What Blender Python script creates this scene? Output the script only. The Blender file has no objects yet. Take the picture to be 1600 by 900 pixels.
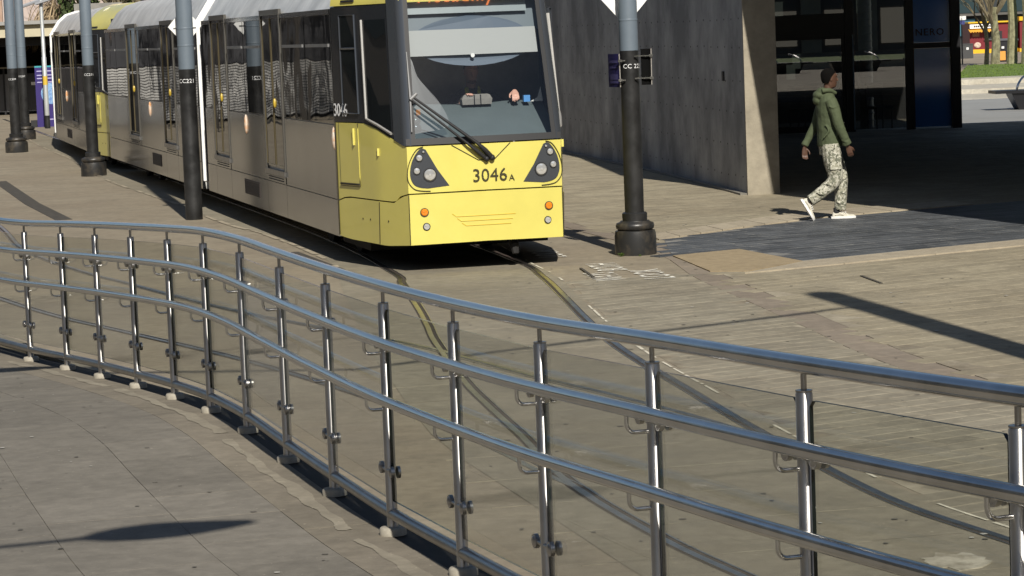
import bpy, bmesh, math, random
from mathutils import Vector, Matrix, Euler
random.seed(7)
S = bpy.context.scene
COL = S.collection
R = math.radians

# ------------------------------------------------------------------ camera, sky, sun, exposure
cam_d = bpy.data.cameras.new('camera'); cam = bpy.data.objects.new('camera', cam_d); COL.objects.link(cam)
cam_d.sensor_width = 36.0; cam_d.lens = 36.0*4150/1600; cam_d.clip_start = 0.2; cam_d.clip_end = 3000
PITCH = 5.559; ROLL = 2.25
cam.matrix_world = (Matrix.Translation((0, 0, 2.5)) @ Matrix.Rotation(R(90-PITCH), 4, 'X') @ Matrix.Rotation(R(-ROLL), 4, 'Z'))
S.camera = cam
SUN_EL = 38.0; SUN_AZ = 11.2        # sun behind the camera, a little to its right
w = bpy.data.worlds.new('World'); S.world = w; w.use_nodes = True
wn = w.node_tree.nodes; wl = w.node_tree.links
sky = wn.new('ShaderNodeTexSky'); sky.sky_type = 'NISHITA'; sky.sun_disc = False
sky.sun_elevation = R(SUN_EL); sky.sun_rotation = R(180-SUN_AZ)
sky.air_density = 1.0; sky.dust_density = 0.6; sky.ozone_density = 1.0
wl.new(sky.outputs[0], wn['Background'].inputs[0]); wn['Background'].inputs[1].default_value = 0.064
sd = bpy.data.lights.new('sun', 'SUN'); sd.energy = 4.9; sd.angle = R(0.53); sd.color = (1.0, 0.95, 0.86)
so = bpy.data.objects.new('sun', sd); COL.objects.link(so)
tosun = Vector((math.sin(R(SUN_AZ))*math.cos(R(SUN_EL)), -math.cos(R(SUN_AZ))*math.cos(R(SUN_EL)), math.sin(R(SUN_EL))))
so.rotation_euler = tosun.to_track_quat('Z', 'Y').to_euler()
S.view_settings.view_transform = 'Standard'; S.view_settings.look = 'None'
S.view_settings.exposure = 0.2; S.view_settings.gamma = 1.0
S.render.engine = 'CYCLES'
S.cycles.max_bounces = 8; S.cycles.transparent_max_bounces = 24; S.cycles.caustics_reflective = False

# ------------------------------------------------------------------ materials
MATS = {}
def mat(name, col=(0.5, 0.5, 0.5), rough=0.6, metal=0.0, var=0.0, scale=3.0, bump=0.0, bscale=40.0, bdet=5, rnd=0.0, isl=0.0,
        col2=None, spec=0.5, stretch=None, emit=None, coat=0.0, detail=6.0, lo=0.35, hi=0.65, rvar=0.0):
    if name in MATS: return MATS[name]
    m = bpy.data.materials.new(name); m.use_nodes = True
    n = m.node_tree.nodes; l = m.node_tree.links; b = n['Principled BSDF']
    b.inputs['Base Color'].default_value = (*col, 1); b.inputs['Roughness'].default_value = rough
    b.inputs['Metallic'].default_value = metal; b.inputs['Specular IOR Level'].default_value = spec
    if coat: b.inputs['Coat Weight'].default_value = coat; b.inputs['Coat Roughness'].default_value = 0.05
    geo = n.new('ShaderNodeNewGeometry'); vec = geo.outputs['Position']
    if stretch:
        mp = n.new('ShaderNodeMapping'); mp.inputs['Scale'].default_value = stretch
        l.new(vec, mp.inputs[0]); vec = mp.outputs[0]
    cur = None
    if var or col2:
        c2 = col2 or tuple(min(1, c*(1+var)) for c in col)
        c1 = col if col2 else tuple(c*(1-var) for c in col)
        t = n.new('ShaderNodeTexNoise'); t.inputs['Scale'].default_value = scale; t.inputs['Detail'].default_value = detail
        t.inputs['Roughness'].default_value = 0.65; l.new(vec, t.inputs['Vector'])
        r = n.new('ShaderNodeMapRange'); r.inputs['From Min'].default_value = lo; r.inputs['From Max'].default_value = hi
        l.new(t.outputs['Fac'], r.inputs['Value'])
        mx = n.new('ShaderNodeMix'); mx.data_type = 'RGBA'
        mx.inputs['A'].default_value = (*c1, 1); mx.inputs['B'].default_value = (*c2, 1)
        l.new(r.outputs[0], mx.inputs['Factor']); cur = mx.outputs['Result']
        if rvar:
            rr = n.new('ShaderNodeMapRange'); rr.inputs['To Min'].default_value = rough-rvar; rr.inputs['To Max'].default_value = rough+rvar
            l.new(r.outputs[0], rr.inputs['Value']); l.new(rr.outputs[0], b.inputs['Roughness'])
    if rnd or isl:
        if rnd: src = n.new('ShaderNodeObjectInfo').outputs['Random']; k = rnd
        else: src = geo.outputs['Random Per Island']; k = isl
        r2 = n.new('ShaderNodeMapRange'); r2.inputs['To Min'].default_value = 1-k; r2.inputs['To Max'].default_value = 1+k
        l.new(src, r2.inputs['Value'])
        hs = n.new('ShaderNodeHueSaturation'); l.new(r2.outputs[0], hs.inputs['Value'])
        if cur: l.new(cur, hs.inputs['Color'])
        else: hs.inputs['Color'].default_value = (*col, 1)
        cur = hs.outputs[0]
    if cur: l.new(cur, b.inputs['Base Color'])
    if bump:
        t2 = n.new('ShaderNodeTexNoise'); t2.inputs['Scale'].default_value = bscale; t2.inputs['Detail'].default_value = bdet
        l.new(vec, t2.inputs['Vector'])
        bp = n.new('ShaderNodeBump'); bp.inputs['Strength'].default_value = bump; bp.inputs['Distance'].default_value = 0.02
        l.new(t2.outputs['Fac'], bp.inputs['Height']); l.new(bp.outputs[0], b.inputs['Normal'])
    if emit: b.inputs['Emission Color'].default_value = (*emit[:3], 1); b.inputs['Emission Strength'].default_value = emit[3]
    MATS[name] = m; return m

def glass(name, tint, ior=1.5, rough=0.0, gl=1.0):
    if name in MATS: return MATS[name]
    m = bpy.data.materials.new(name); m.use_nodes = True
    n = m.node_tree.nodes; l = m.node_tree.links; n.remove(n['Principled BSDF'])
    tr = n.new('ShaderNodeBsdfTransparent'); tr.inputs[0].default_value = (*tint, 1)
    g = n.new('ShaderNodeBsdfGlossy'); g.inputs['Roughness'].default_value = rough; g.inputs['Color'].default_value = (gl, gl, gl, 1)
    f = n.new('ShaderNodeFresnel'); f.inputs[0].default_value = ior      # reflect on the outer face only: the rays are not bent inside
    gb = n.new('ShaderNodeNewGeometry'); inv = n.new('ShaderNodeMath'); inv.operation = 'SUBTRACT'; inv.inputs[0].default_value = 1
    l.new(gb.outputs['Backfacing'], inv.inputs[1]); mu = n.new('ShaderNodeMath'); mu.operation = 'MULTIPLY'
    l.new(f.outputs[0], mu.inputs[0]); l.new(inv.outputs[0], mu.inputs[1])
    mx = n.new('ShaderNodeMixShader'); l.new(mu.outputs[0], mx.inputs[0]); l.new(tr.outputs[0], mx.inputs[1]); l.new(g.outputs[0], mx.inputs[2])
    l.new(mx.outputs[0], n['Material Output'].inputs[0])
    MATS[name] = m; return m

def ground_mat(name, cols, rough=0.85, big=0.35, isl=0.0, rnd=0.0, streak=None):
    """stone or tarmac: three octaves of tone, small pale and dark specks, fine relief"""
    if name in MATS: return MATS[name]
    m = bpy.data.materials.new(name); m.use_nodes = True
    n = m.node_tree.nodes; l = m.node_tree.links; b = n['Principled BSDF']; b.inputs['Roughness'].default_value = rough
    b.inputs['Specular IOR Level'].default_value = 0.3
    geo = n.new('ShaderNodeNewGeometry'); pos = geo.outputs['Position']
    mp = n.new('ShaderNodeMapping'); mp.inputs['Rotation'].default_value = (0, 0, R(-31)); mp.inputs['Scale'].default_value = (0.95, 1.05, 1) if streak is None else streak
    l.new(pos, mp.inputs[0])
    def noise(sc, det, src):
        t = n.new('ShaderNodeTexNoise'); t.inputs['Scale'].default_value = sc; t.inputs['Detail'].default_value = det
        t.inputs['Roughness'].default_value = 0.7; l.new(src, t.inputs['Vector']); return t.outputs['Fac']
    def ramp(src, lo, hi):
        r = n.new('ShaderNodeMapRange'); r.inputs['From Min'].default_value = lo; r.inputs['From Max'].default_value = hi
        l.new(src, r.inputs['Value']); return r.outputs[0]
    def mix(f, a, c, blend='MIX'):
        x = n.new('ShaderNodeMix'); x.data_type = 'RGBA'; x.blend_type = blend
        l.new(f, x.inputs['Factor']) if not isinstance(f, float) else setattr(x.inputs['Factor'], 'default_value', f)
        for s, k in ((a, 'A'), (c, 'B')):
            if isinstance(s, tuple): x.inputs[k].default_value = (*s, 1)
            else: l.new(s, x.inputs[k])
        return x.outputs['Result']
    c = mix(ramp(noise(big, 5, pos), .38, .62), cols[0], cols[1])
    c = mix(ramp(noise(1.7, 6, mp.outputs[0]), .45, .75), c, cols[2])
    f = ramp(noise(9, 4, pos), .3, .7)
    sm = n.new('ShaderNodeMapRange'); sm.inputs['To Min'].default_value = 0.84; sm.inputs['To Max'].default_value = 1.16
    l.new(f, sm.inputs['Value'])
    hs = n.new('ShaderNodeHueSaturation'); l.new(c, hs.inputs['Color']); l.new(sm.outputs[0], hs.inputs['Value'])
    c = hs.outputs[0]
    if isl or rnd:
        src = geo.outputs['Random Per Island'] if isl else n.new('ShaderNodeObjectInfo').outputs['Random']
        k = isl or rnd
        r2 = n.new('ShaderNodeMapRange'); r2.inputs['To Min'].default_value = 1-k; r2.inputs['To Max'].default_value = 1+k
        l.new(src, r2.inputs['Value'])
        h2 = n.new('ShaderNodeHueSaturation'); l.new(c, h2.inputs['Color']); l.new(r2.outputs[0], h2.inputs['Value']); c = h2.outputs[0]
    sp = ramp(noise(26, 2, pos), .70, .76)
    c = mix(sp, c, tuple(min(1, x*1.55) for x in cols[1]))
    sp2 = ramp(noise(15, 3, mp.outputs[0]), .69, .76)
    c = mix(sp2, c, tuple(x*0.55 for x in cols[0]))
    l.new(c, b.inputs['Base Color'])
    bp = n.new('ShaderNodeBump'); bp.inputs['Strength'].default_value = 0.35; bp.inputs['Distance'].default_value = 0.01
    l.new(noise(60, 6, pos), bp.inputs['Height']); l.new(bp.outputs[0], b.inputs['Normal'])
    MATS[name] = m; return m

M_STREET = ground_mat('street_stone', [(.235, .195, .14), (.28, .24, .175), (.195, .165, .122)])
M_TRACK = ground_mat('track_slab', [(.215, .187, .135), (.255, .226, .168), (.18, .16, .12)])
M_PLAZA = ground_mat('plaza_joint', [(.205, .172, .122), (.37, .325, .24), (.165, .14, .105)], big=.9)
M_PAVER = ground_mat('sand_paver', [(.258, .220, .152), (.30, .262, .185), (.215, .186, .134)], isl=.11)
M_PAVER1 = ground_mat('sand_paver_single', [(.258, .220, .152), (.30, .262, .185), (.215, .186, .134)], rnd=.11)
M_DARK = ground_mat('blue_sett', [(.068, .073, .078), (.105, .11, .116), (.055, .058, .062)], rough=.55, isl=.22)
M_DARKJ = ground_mat('blue_sett_joint', [(.12, .12, .12), (.30, .29, .26), (.09, .09, .09)], big=1.2)
M_BUFF = ground_mat('buff_tactile', [(.30, .235, .145), (.33, .26, .165), (.27, .21, .13)])
M_BAND = ground_mat('band_stone', [(.222, .183, .14), (.25, .208, .16), (.195, .163, .128)], isl=.08)
M_PALE = ground_mat('pale_kerb', [(.34, .29, .21), (.38, .33, .245), (.30, .255, .19)], isl=.06)
M_SLAB = ground_mat('ramp_slab', [(.166, .150, .123), (.196, .177, .146), (.144, .130, .107)], rnd=.07, big=.8)
M_EDGE = ground_mat('ramp_edge_stone', [(.19, .165, .125), (.225, .195, .15), (.155, .135, .105)], rnd=.08, big=1.2)
M_MORTAR = ground_mat('mortar', [(.245, .215, .163), (.29, .257, .197), (.205, .18, .137)], big=3)
M_JOINT = mat('dark_joint', (.055, .048, .038), .95, var=.3, scale=8)
M_RJOINT = mat('ramp_joint', (.07, .065, .055), .95, col2=(.26, .23, .175), scale=7, lo=.42, hi=.6)
M_FAR = ground_mat('far_paving', [(.40, .37, .30), (.46, .43, .36), (.34, .31, .25)])
M_GRASSM = mat('grass', (.105, .16, .022), .9, var=.35, scale=2.5, bump=.6, bscale=60)
M_STEEL = mat('stainless', (.58, .57, .555), .19, 1.0, var=.10, scale=6, rvar=.05)
M_STEELD = mat('stainless_dull', (.33, .32, .31), .34, 1.0, var=.12, scale=9)
M_RAILHEAD = mat('rail_head', (.46, .445, .42), .30, 1.0, var=.25, scale=5)
M_RAILWEB = mat('rail_rust', (.05, .038, .028), .75, var=.3, scale=9)
M_CLAMP = mat('clamp_steel', (.42, .41, .40), .35, 1.0)
M_POST = mat('brushed_post', (.56, .545, .525), .42, 1.0, var=.08, scale=8)
_b = M_POST.node_tree.nodes['Principled BSDF']; _t = M_POST.node_tree.nodes.new('ShaderNodeTangent'); _t.direction_type = 'RADIAL'; _t.axis = 'Z'
M_POST.node_tree.links.new(_t.outputs[0], _b.inputs['Tangent']); _b.inputs['Anisotropic'].default_value = .85; _b.inputs['Anisotropic Rotation'].default_value = .25
M_FOOT = mat('post_foot', (.34, .31, .25), .7, var=.15, scale=30)
M_RUBBER = mat('rubber', (.012, .012, .013), .6)
M_SILVER = mat('tram_silver', (.315, .325, .335), .15, 1.0, var=.10, scale=1.2, bump=.20, bscale=.9, bdet=.8)
M_ROOF = mat('tram_roof', (.60, .59, .56), .38, .15, var=.22, scale=1.6)
M_YELLOW = mat('tram_yellow', (.65, .575, .135), .34, var=.045, scale=1.6, coat=.7, rvar=.06, detail=9)
M_BLACK = mat('tram_black', (.018, .019, .022), .16, coat=.5)
M_GREYP = mat('pillar_grey', (.045, .05, .058), .26, coat=.6)
M_SALOON = mat('saloon_glass', (.008, .009, .010), .02, spec=.75, bump=.16, bscale=1.5, bdet=.6)
M_SEAM = mat('panel_seam', (.03, .025, .012), .8)
M_UNDER = mat('underframe', (.012, .011, .010), .8)
M_SCREEN = glass('windscreen_glass', (.86, .88, .89), 1.5)
M_PANE = glass('railing_glass', (.87, .88, .86), 1.6)
M_PANEEDGE = mat('railing_glass_edge', (.008, .014, .014), .15)
M_POLEB = mat('pole_black', (.017, .017, .017), .42, var=.35, scale=4, rvar=.08)
M_POLEG = mat('pole_grey', (.125, .155, .185), .5, var=.06, scale=3)
M_PLINTH = mat('pole_plinth', (.02, .02, .02), .38, col2=(.085, .07, .05), scale=5, lo=.45, hi=.75)
M_WHITE = mat('white_paint', (.80, .80, .78), .5, var=.04, scale=8)
M_LETTER = mat('white_letter', (.82, .82, .82), .5)
M_ORANGE = mat('amber_lens', (.75, .22, .01), .15, coat=.7)
M_LENS = mat('clear_lens', (.72, .72, .70), .08, .6, coat=.8)

# ------------------------------------------------------------------ mesh building
class MB:
    def __init__(s): s.v = []; s.f = []; s.mi = []; s.cur = 0
    def add(s, vs, fs):
        o = len(s.v); s.v += [tuple(p) for p in vs]; s.f += [tuple(o+i for i in q) for q in fs]; s.mi += [s.cur]*len(fs); return s
    def box(s, x0, x1, y0, y1, z0, z1):
        return s.add([(x, y, z) for z in (z0, z1) for y in (y0, y1) for x in (x0, x1)],
                     [(0, 2, 3, 1), (4, 5, 7, 6), (0, 1, 5, 4), (2, 6, 7, 3), (0, 4, 6, 2), (1, 3, 7, 5)])
    def obox(s, c, ax, hx, hy, z0, z1):
        """box turned about z: centre c (x,y), axis angle ax"""
        ca, sa = math.cos(ax), math.sin(ax)
        P = [(c[0]+ca*x-sa*y, c[1]+sa*x+ca*y, z) for z in (z0, z1) for y in (-hy, hy) for x in (-hx, hx)]
        return s.add(P, [(0, 2, 3, 1), (4, 5, 7, 6), (0, 1, 5, 4), (2, 6, 7, 3), (0, 4, 6, 2), (1, 3, 7, 5)])
    def prism(s, poly, z0, z1):
        n = len(poly); a = sum(poly[i][0]*poly[(i+1) % n][1]-poly[(i+1) % n][0]*poly[i][1] for i in range(n))
        if a < 0: poly = poly[::-1]
        return s.add([(p[0], p[1], z0) for p in poly]+[(p[0], p[1], z1) for p in poly],
                     [tuple(range(n-1, -1, -1)), tuple(range(n, 2*n))]+[(i, (i+1) % n, n+(i+1) % n, n+i) for i in range(n)])
    def loft(s, rings, caps=True, closed=True):
        n = len(rings[0]); vs = [p for r in rings for p in r]; fs = []
        for i in range(len(rings)-1):
            for j in range(n if closed else n-1):
                k = (j+1) % n; fs.append((i*n+j, i*n+k, (i+1)*n+k, (i+1)*n+j))
        if caps and closed: fs.append(tuple(range(n-1, -1, -1))); fs.append(tuple((len(rings)-1)*n+j for j in range(n)))
        return s.add(vs, fs)
    def tube(s, pts, r, seg=8, caps=True):
        pts = [Vector(p) for p in pts]; rs = r if isinstance(r, (list, tuple)) else [r]*len(pts)
        rings = []; prev = None
        for i, p in enumerate(pts):
            a = pts[max(i-1, 0)]; b = pts[min(i+1, len(pts)-1)]; t = (b-a).normalized()
            if prev is None: x = t.orthogonal().normalized()
            else:
                x = prev-t*prev.dot(t); x = x.normalized() if x.length > 1e-6 else t.orthogonal().normalized()
            prev = x; y = t.cross(x)
            rings.append([p+x*math.cos(2*math.pi*k/seg)*rs[i]+y*math.sin(2*math.pi*k/seg)*rs[i] for k in range(seg)])
        return s.loft(rings, caps)
    def lathe(s, prof, seg=24, c=(0, 0, 0)):
        rings = [[(c[0]+r*math.cos(2*math.pi*k/seg), c[1]+r*math.sin(2*math.pi*k/seg), c[2]+z) for k in range(seg)] for r, z in prof]
        return s.loft(rings)
    def disc(s, c, nrm, r, h, seg=16, r2=None):
        c = Vector(c); nrm = Vector(nrm).normalized()
        return s.tube([c, c+nrm*h], [r, r if r2 is None else r2], seg)
    def ball(s, c, rad, nu=14, nv=9):
        rx, ry, rz = rad if isinstance(rad, (list, tuple)) else (rad,)*3
        rings = []
        for i in range(nv+1):
            t = math.pi*i/nv; q = max(math.sin(t), 1e-3)
            rings.append([(c[0]+rx*q*math.cos(2*math.pi*k/nu), c[1]+ry*q*math.sin(2*math.pi*k/nu), c[2]-rz*math.cos(t)) for k in range(nu)])
        return s.loft(rings)
    def mesh(s, name, mats, smooth=35, outward=False):
        me = bpy.data.meshes.new(name); me.from_pydata(s.v, [], s.f)
        for m in (mats if isinstance(mats, (list, tuple)) else [mats]): me.materials.append(m)
        me.polygons.foreach_set('material_index', s.mi)
        me.validate(); me.update()
        if outward:
            bm = bmesh.new(); bm.from_mesh(me); bmesh.ops.recalc_face_normals(bm, faces=bm.faces); bm.to_mesh(me); bm.free(); me.update()
        if smooth:
            me.polygons.foreach_set('use_smooth', [True]*len(me.polygons)); me.set_sharp_from_angle(angle=R(smooth))
        return me
    def build(s, name, mats, parent=None, smooth=35, loc=None, rot=None, kind=None, outward=False):
        o = bpy.data.objects.new(name, s.mesh(name, mats, smooth, outward)); COL.objects.link(o)
        if parent: o.parent = parent
        if loc: o.location = loc
        if rot: o.rotation_euler = rot
        if kind: o['kind'] = kind
        return o

def thing(name, label, cat, loc=(0, 0, 0), rz=0.0, group=None):
    o = bpy.data.objects.new(name, None); COL.objects.link(o); o.empty_display_size = .2
    o.location = loc; o.rotation_euler = (0, 0, rz); o['label'] = label; o['category'] = cat
    if group: o['group'] = group
    return o
def tag(o, label, cat, group=None):
    o['label'] = label; o['category'] = cat
    if group: o['group'] = group
    return o
def struct(o): o['kind'] = 'structure'; return o
def obj(name, me, parent=None, loc=None, rot=None):
    o = bpy.data.objects.new(name, me); COL.objects.link(o)
    if parent: o.parent = parent
    if loc: o.location = loc
    if rot: o.rotation_euler = rot
    return o
def copy_tree(o, parent=None):
    c = o.copy(); COL.objects.link(c)
    if parent: c.parent = parent
    for ch in list(o.children): copy_tree(ch, c)
    return c
def text_mesh(body, size, material, extrude=0.002, align='CENTER', res=3, spacing=1.0):
    cu = bpy.data.curves.new('letters', 'FONT'); cu.body = body; cu.size = size; cu.extrude = extrude; cu.align_x = align
    cu.resolution_u = res; cu.space_character = spacing
    t = bpy.data.objects.new('letters', cu); COL.objects.link(t)
    dg = bpy.context.evaluated_depsgraph_get(); me = bpy.data.meshes.new_from_object(t.evaluated_get(dg))
    bpy.data.objects.remove(t); bpy.data.curves.remove(cu); me.materials.clear(); me.materials.append(material); return me
def remeshed(mb, name, mats, voxel, smooth_it=4, disp=None):
    """one continuous skin over overlapping pieces"""
    me = mb.mesh(name, mats, 0); o = bpy.data.objects.new(name, me); COL.objects.link(o)
    md = o.modifiers.new('r', 'REMESH'); md.mode = 'VOXEL'; md.voxel_size = voxel
    sm = o.modifiers.new('s', 'SMOOTH'); sm.iterations = smooth_it; sm.factor = .5
    if disp:
        tx = bpy.data.textures.new(name, 'CLOUDS'); tx.noise_scale = disp[1]
        dm = o.modifiers.new('d', 'DISPLACE'); dm.texture = tx; dm.strength = disp[0]; dm.texture_coords = 'LOCAL'
    dg = bpy.context.evaluated_depsgraph_get(); m2 = bpy.data.meshes.new_from_object(o.evaluated_get(dg))
    bpy.data.objects.remove(o); m2.materials.clear()
    for m in (mats if isinstance(mats, (list, tuple)) else [mats]): m2.materials.append(m)
    m2.polygons.foreach_set('use_smooth', [True]*len(m2.polygons)); m2.update(); return m2
def catmull(P, n=6):
    out = []
    for i in range(len(P)-1):
        p0 = P[max(i-1, 0)]; p1 = P[i]; p2 = P[i+1]; p3 = P[min(i+2, len(P)-1)]
        for k in range(n):
            t = k/n
            out.append(tuple(.5*(2*b+(c-a)*t+(2*a-5*b+4*c-d)*t*t+(3*b-a-3*c+d)*t**3) for a, b, c, d in zip(p0, p1, p2, p3)))
    out.append(tuple(P[-1])); return out
def inpoly(x, y, P):
    c = False; n = len(P)
    for i in range(n):
        x1, y1 = P[i]; x2, y2 = P[(i+1) % n]
        if (y1 > y) != (y2 > y) and x < (x2-x1)*(y-y1)/(y2-y1)+x1: c = not c
    return c
def interp(x, X, Y):
    if x <= X[0]: return Y[0]
    for i in range(len(X)-1):
        if x <= X[i+1]: return Y[i]+(Y[i+1]-Y[i])*(x-X[i])/(X[i+1]-X[i])
    return Y[-1]

# ================================================================== GROUND
struct(MB().add([(-600, -600, 0), (600, -600, 0), (600, 900, 0), (-600, 900, 0)], [(0, 1, 2, 3)]).build('street', M_STREET, smooth=0))

# rails of the two joining tracks (right, left, and the pair that comes in from the left)
TRAM_A = R(14.14); TRAM_O = (-0.233, 27.84)
def tram_w(v, u): return (TRAM_O[0]+v*math.cos(TRAM_A)-u*math.sin(TRAM_A), TRAM_O[1]+v*math.sin(TRAM_A)+u*math.cos(TRAM_A))
RAIL_R = [tram_w(.70, 70), tram_w(.70, 40), tram_w(.70, 20), tram_w(.66, 6), (.06, 28.75), (.33, 26.65), (.49, 24.64), (.63, 22.7), (.78, 20.95), (.95, 19.58), (1.20, 17.9), (1.46, 16.15), (1.88, 13.75), (2.31, 12.38), (3.2, 9.9), (4.6, 7.0), (7, 3)]
RAIL_L = [tram_w(-.70, 70), tram_w(-.70, 40), tram_w(-.70, 20), tram_w(-.74, 6), (-1.27, 27.89), (-1.11, 26.5), (-.87, 24.12), (-.74, 22.6), (-.64, 21.35), (-.36, 18.8), (-.17, 17.45), (.02, 16.2), (.26, 14.5), (.60, 13.05), (.95, 11.9), (1.8, 9.6), (3.2, 6.4), (5.6, 2)]
RAIL_A = [(-12, 52), (-9.2, 44.5), (-7.23, 37.65), (-6.21, 33.6), (-5.5, 31.4), (-4.61, 29.1), (-4.11, 28.0), (-2.6, 24.6), (-.83, 21.3), (-.43, 20.4), (.10, 19.1), (.56, 18.1), (.86, 17.4), (1.13, 16.75), (1.40, 16.0), (1.61, 15.3), (1.68, 14.9)]
RAIL_B = [(-11, 43), (-8.2, 34.6), (-6.5, 30.0), (-5.15, 26.6), (-4.16, 24.45), (-3.48, 23.2), (-2.1, 20.6), (-.9, 17.9), (-.2, 15.9), (.1, 14.9), (.30, 14.3), (.39, 13.9)]
def ribbon(path, offs, zs, closed=False):
    """sheet swept along a ground path; offs = cross-section offsets to the right, zs = heights"""
    vs = []; fs = []; n = len(offs)
    for i, p in enumerate(path):
        a = path[max(i-1, 0)]; b = path[min(i+1, len(path)-1)]
        dx, dy = b[0]-a[0], b[1]-a[1]; L = math.hypot(dx, dy) or 1; nx, ny = dy/L, -dx/L
        for o, z in zip(offs, zs): vs.append((p[0]+nx*o, p[1]+ny*o, z))
    for i in range(len(path)-1):
        for j in range(n-1): fs.append((i*n+j, (i+1)*n+j, (i+1)*n+j+1, i*n+j+1))
    return vs, fs
def upface(vs, fs):
    out = []
    for q in fs:
        a, b, c = (Vector(vs[i]) for i in q[:3])
        out.append(q if (b-a).cross(c-a).z >= 0 else q[::-1])
    return out
track = struct(bpy.data.objects.new('tram_track', None)); COL.objects.link(track)
for path in (RAIL_R, RAIL_L, RAIL_A, RAIL_B):
    P = catmull(path, 8); dz = -.0016 if path in (RAIL_A, RAIL_B) else 0.0; side = -1 if path in (RAIL_L, RAIL_B) else 1   # groove lies on the gauge side
    mb = MB()
    for mi, offs, zs in ((0, (-.022, -.020, .020, .022), (.0, .010, .010, .005)), (1, (.022, .023, .050, .051), (.005, .0038, .0038, .008)),
                         (0, (.051, .052, .060, .061), (.008, .009, .009, .004)), (1, (-.034, -.022), (.0045, .0045))):
        mb.cur = mi; o2 = [o*side for o in offs]; vs, fs = ribbon(P, o2, [z+dz for z in zs]); mb.add(vs, upface(vs, fs))
    mb.build('rail', [M_RAILHEAD, M_RAILWEB], track, smooth=0)
# slab strip carrying the tracks
left_e = [(-14.2, 78), (-12.09, 68.74), (-9.74, 59.34), (-7.51, 49.65), (-6.02, 44.24), (-5.17, 41.29), (-3.93, 36.49), (-3.07, 33.78), (-2.0, 29.4), (-1.72, 26.6), (-1.45, 24.0), (-1.2, 21.4), (-.85, 18.7), (-.5, 16.2), (0.05, 13.9), (.8, 11.0), (2, 8), (4, 4)]
right_e = [(-8.2, 65), (-3.2, 45), (-.9, 36), (-.2, 31.5), (.20, 28.4), (.46, 26.65), (.62, 24.64), (.76, 22.7), (.92, 20.95), (1.08, 19.6), (1.34, 17.9), (1.60, 16.15), (2.02, 13.8), (2.5, 12.3), (3.4, 9.9), (5.5, 6.0)]
le = catmull(left_e, 4); re_ = catmull(right_e, 4)
poly = le+re_[::-1]
def resample(P, n):
    L = [0]
    for a, b in zip(P, P[1:]): L.append(L[-1]+math.dist(a, b))
    return [tuple(interp(L[-1]*k/(n-1), L, [p[c] for p in P]) for c in range(len(P[0]))) for k in range(n)]
A_, B_ = resample(le, 70), resample(re_, 70)
vs = []
for a, b in zip(A_, B_): vs += [(a[0], a[1], .003), (b[0], b[1], .003)]
fs = [(2*i, 2*i+1, 2*i+3, 2*i+2) for i in range(69)]
struct(MB().add(vs, upface(vs, fs)).build('track_slab', M_TRACK, smooth=0))
def dashes(path, wid, seed, keep, z, name, material, seglen=.45, parent=None):
    """broken line of sealant beside the rails"""
    rr = random.Random(seed); P = resample(catmull(path, 6), 400); mb = MB(); i = 0; n = 0
    while i < len(P)-6:
        L = rr.randint(2, 9)
        if rr.random() < keep:
            vs, fs = ribbon(P[i:min(i+L, len(P))], (-wid*rr.uniform(.4, 1), wid*rr.uniform(.4, 1)), (z, z)); mb.add(vs, upface(vs, fs))
        i += L
    o = mb.build(name, material, parent, smooth=0); o['kind'] = 'structure' if parent is None else 'stuff'; return o
dashes(right_e[3:], .014, 3, .55, .008, 'edge_sealant', mat('sealant', (.62, .57, .45), .8, var=.2, scale=9))
dashes(left_e[:10], .045, 5, .8, .008, 'worn_edge_line', mat('worn_line', (.34, .29, .21), .8, var=.25, scale=6))

# ------------------------------------------------------------------ plaza on the right
ROW = R(31); RC, RS = math.cos(ROW), math.sin(ROW)
band_l = [(-2.4, 47), (-.4, 39), (.75, 33), (1.40, 30.2), (1.66, 28.4), (1.80, 26.0), (2.06, 23.9), (2.38, 21.3), (2.60, 19.4), (2.95, 17.6), (3.5, 15.4), (4.3, 12.6), (5.6, 9.2)]
band_r = [(x+.30 if y < 31 else x+.22, y+.10) for x, y in band_l]
def strip(a, b, n, z, zb, name, material, gap=.006, kind='structure', parent=None):
    """row of stones between two edge lines"""
    A, B = resample(catmull(a, 5), n+1), resample(catmull(b, 5), n+1); mb = MB()
    for i in range(n):
        pa, pb, qa, qb = Vector(A[i]), Vector(B[i]), Vector(A[i+1]), Vector(B[i+1])
        d = (qa-pa).normalized()*gap
        mb.prism([tuple(pa+d), tuple(pb+d), tuple(qb-d), tuple(qa-d)], zb, z+random.uniform(-.0015, .0015))
    o = mb.build(name, material, parent, smooth=0); o['kind'] = kind; return o
plaza_poly = band_r+[(30, 9), (30, 64), (-3, 64)]
plaza = struct(MB().prism(plaza_poly, -.05, .006).build('plaza', M_PLAZA, smooth=0))
strip(band_l, band_r, 44, .0045, -.02, 'band_stones', M_BAND)
dark_poly = [(1.78, 30.6), (2.55, 31.55), (3.85, 32.9), (4.9, 33.6), (6.6, 34.6), (16, 40), (16, 34.6), (5.58, 28.76), (4.06, 27.89), (2.99, 27.25), (2.5, 29.0), (1.74, 28.55)]
buff_poly = [(1.74, 28.45), (2.50, 28.95), (3.0, 27.2), (2.36, 26.35), (1.99, 26.5)]
kerbA_lo = [(2.30, 26.12), (3.17, 26.60), (5.48, 28.02), (16, 34.12)]; kerbA_hi = [(3.02, 27.16), (4.06, 27.8), (5.58, 28.70), (16, 34.55)]
kerbB_lo = [(1.72, 30.62), (2.5, 31.6), (3.85, 33.0), (6.0, 34.25)]; kerbB_hi = [(1.60, 31.3), (2.42, 32.4), (3.68, 33.9), (5.8, 35.1)]
struct(MB().prism(dark_poly, -.03, .010).build('dark_setts_bed', M_DARKJ, smooth=0))
struct(MB().prism(buff_poly, -.03, .0155).build('buff_paving', M_BUFF, smooth=0))
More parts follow.
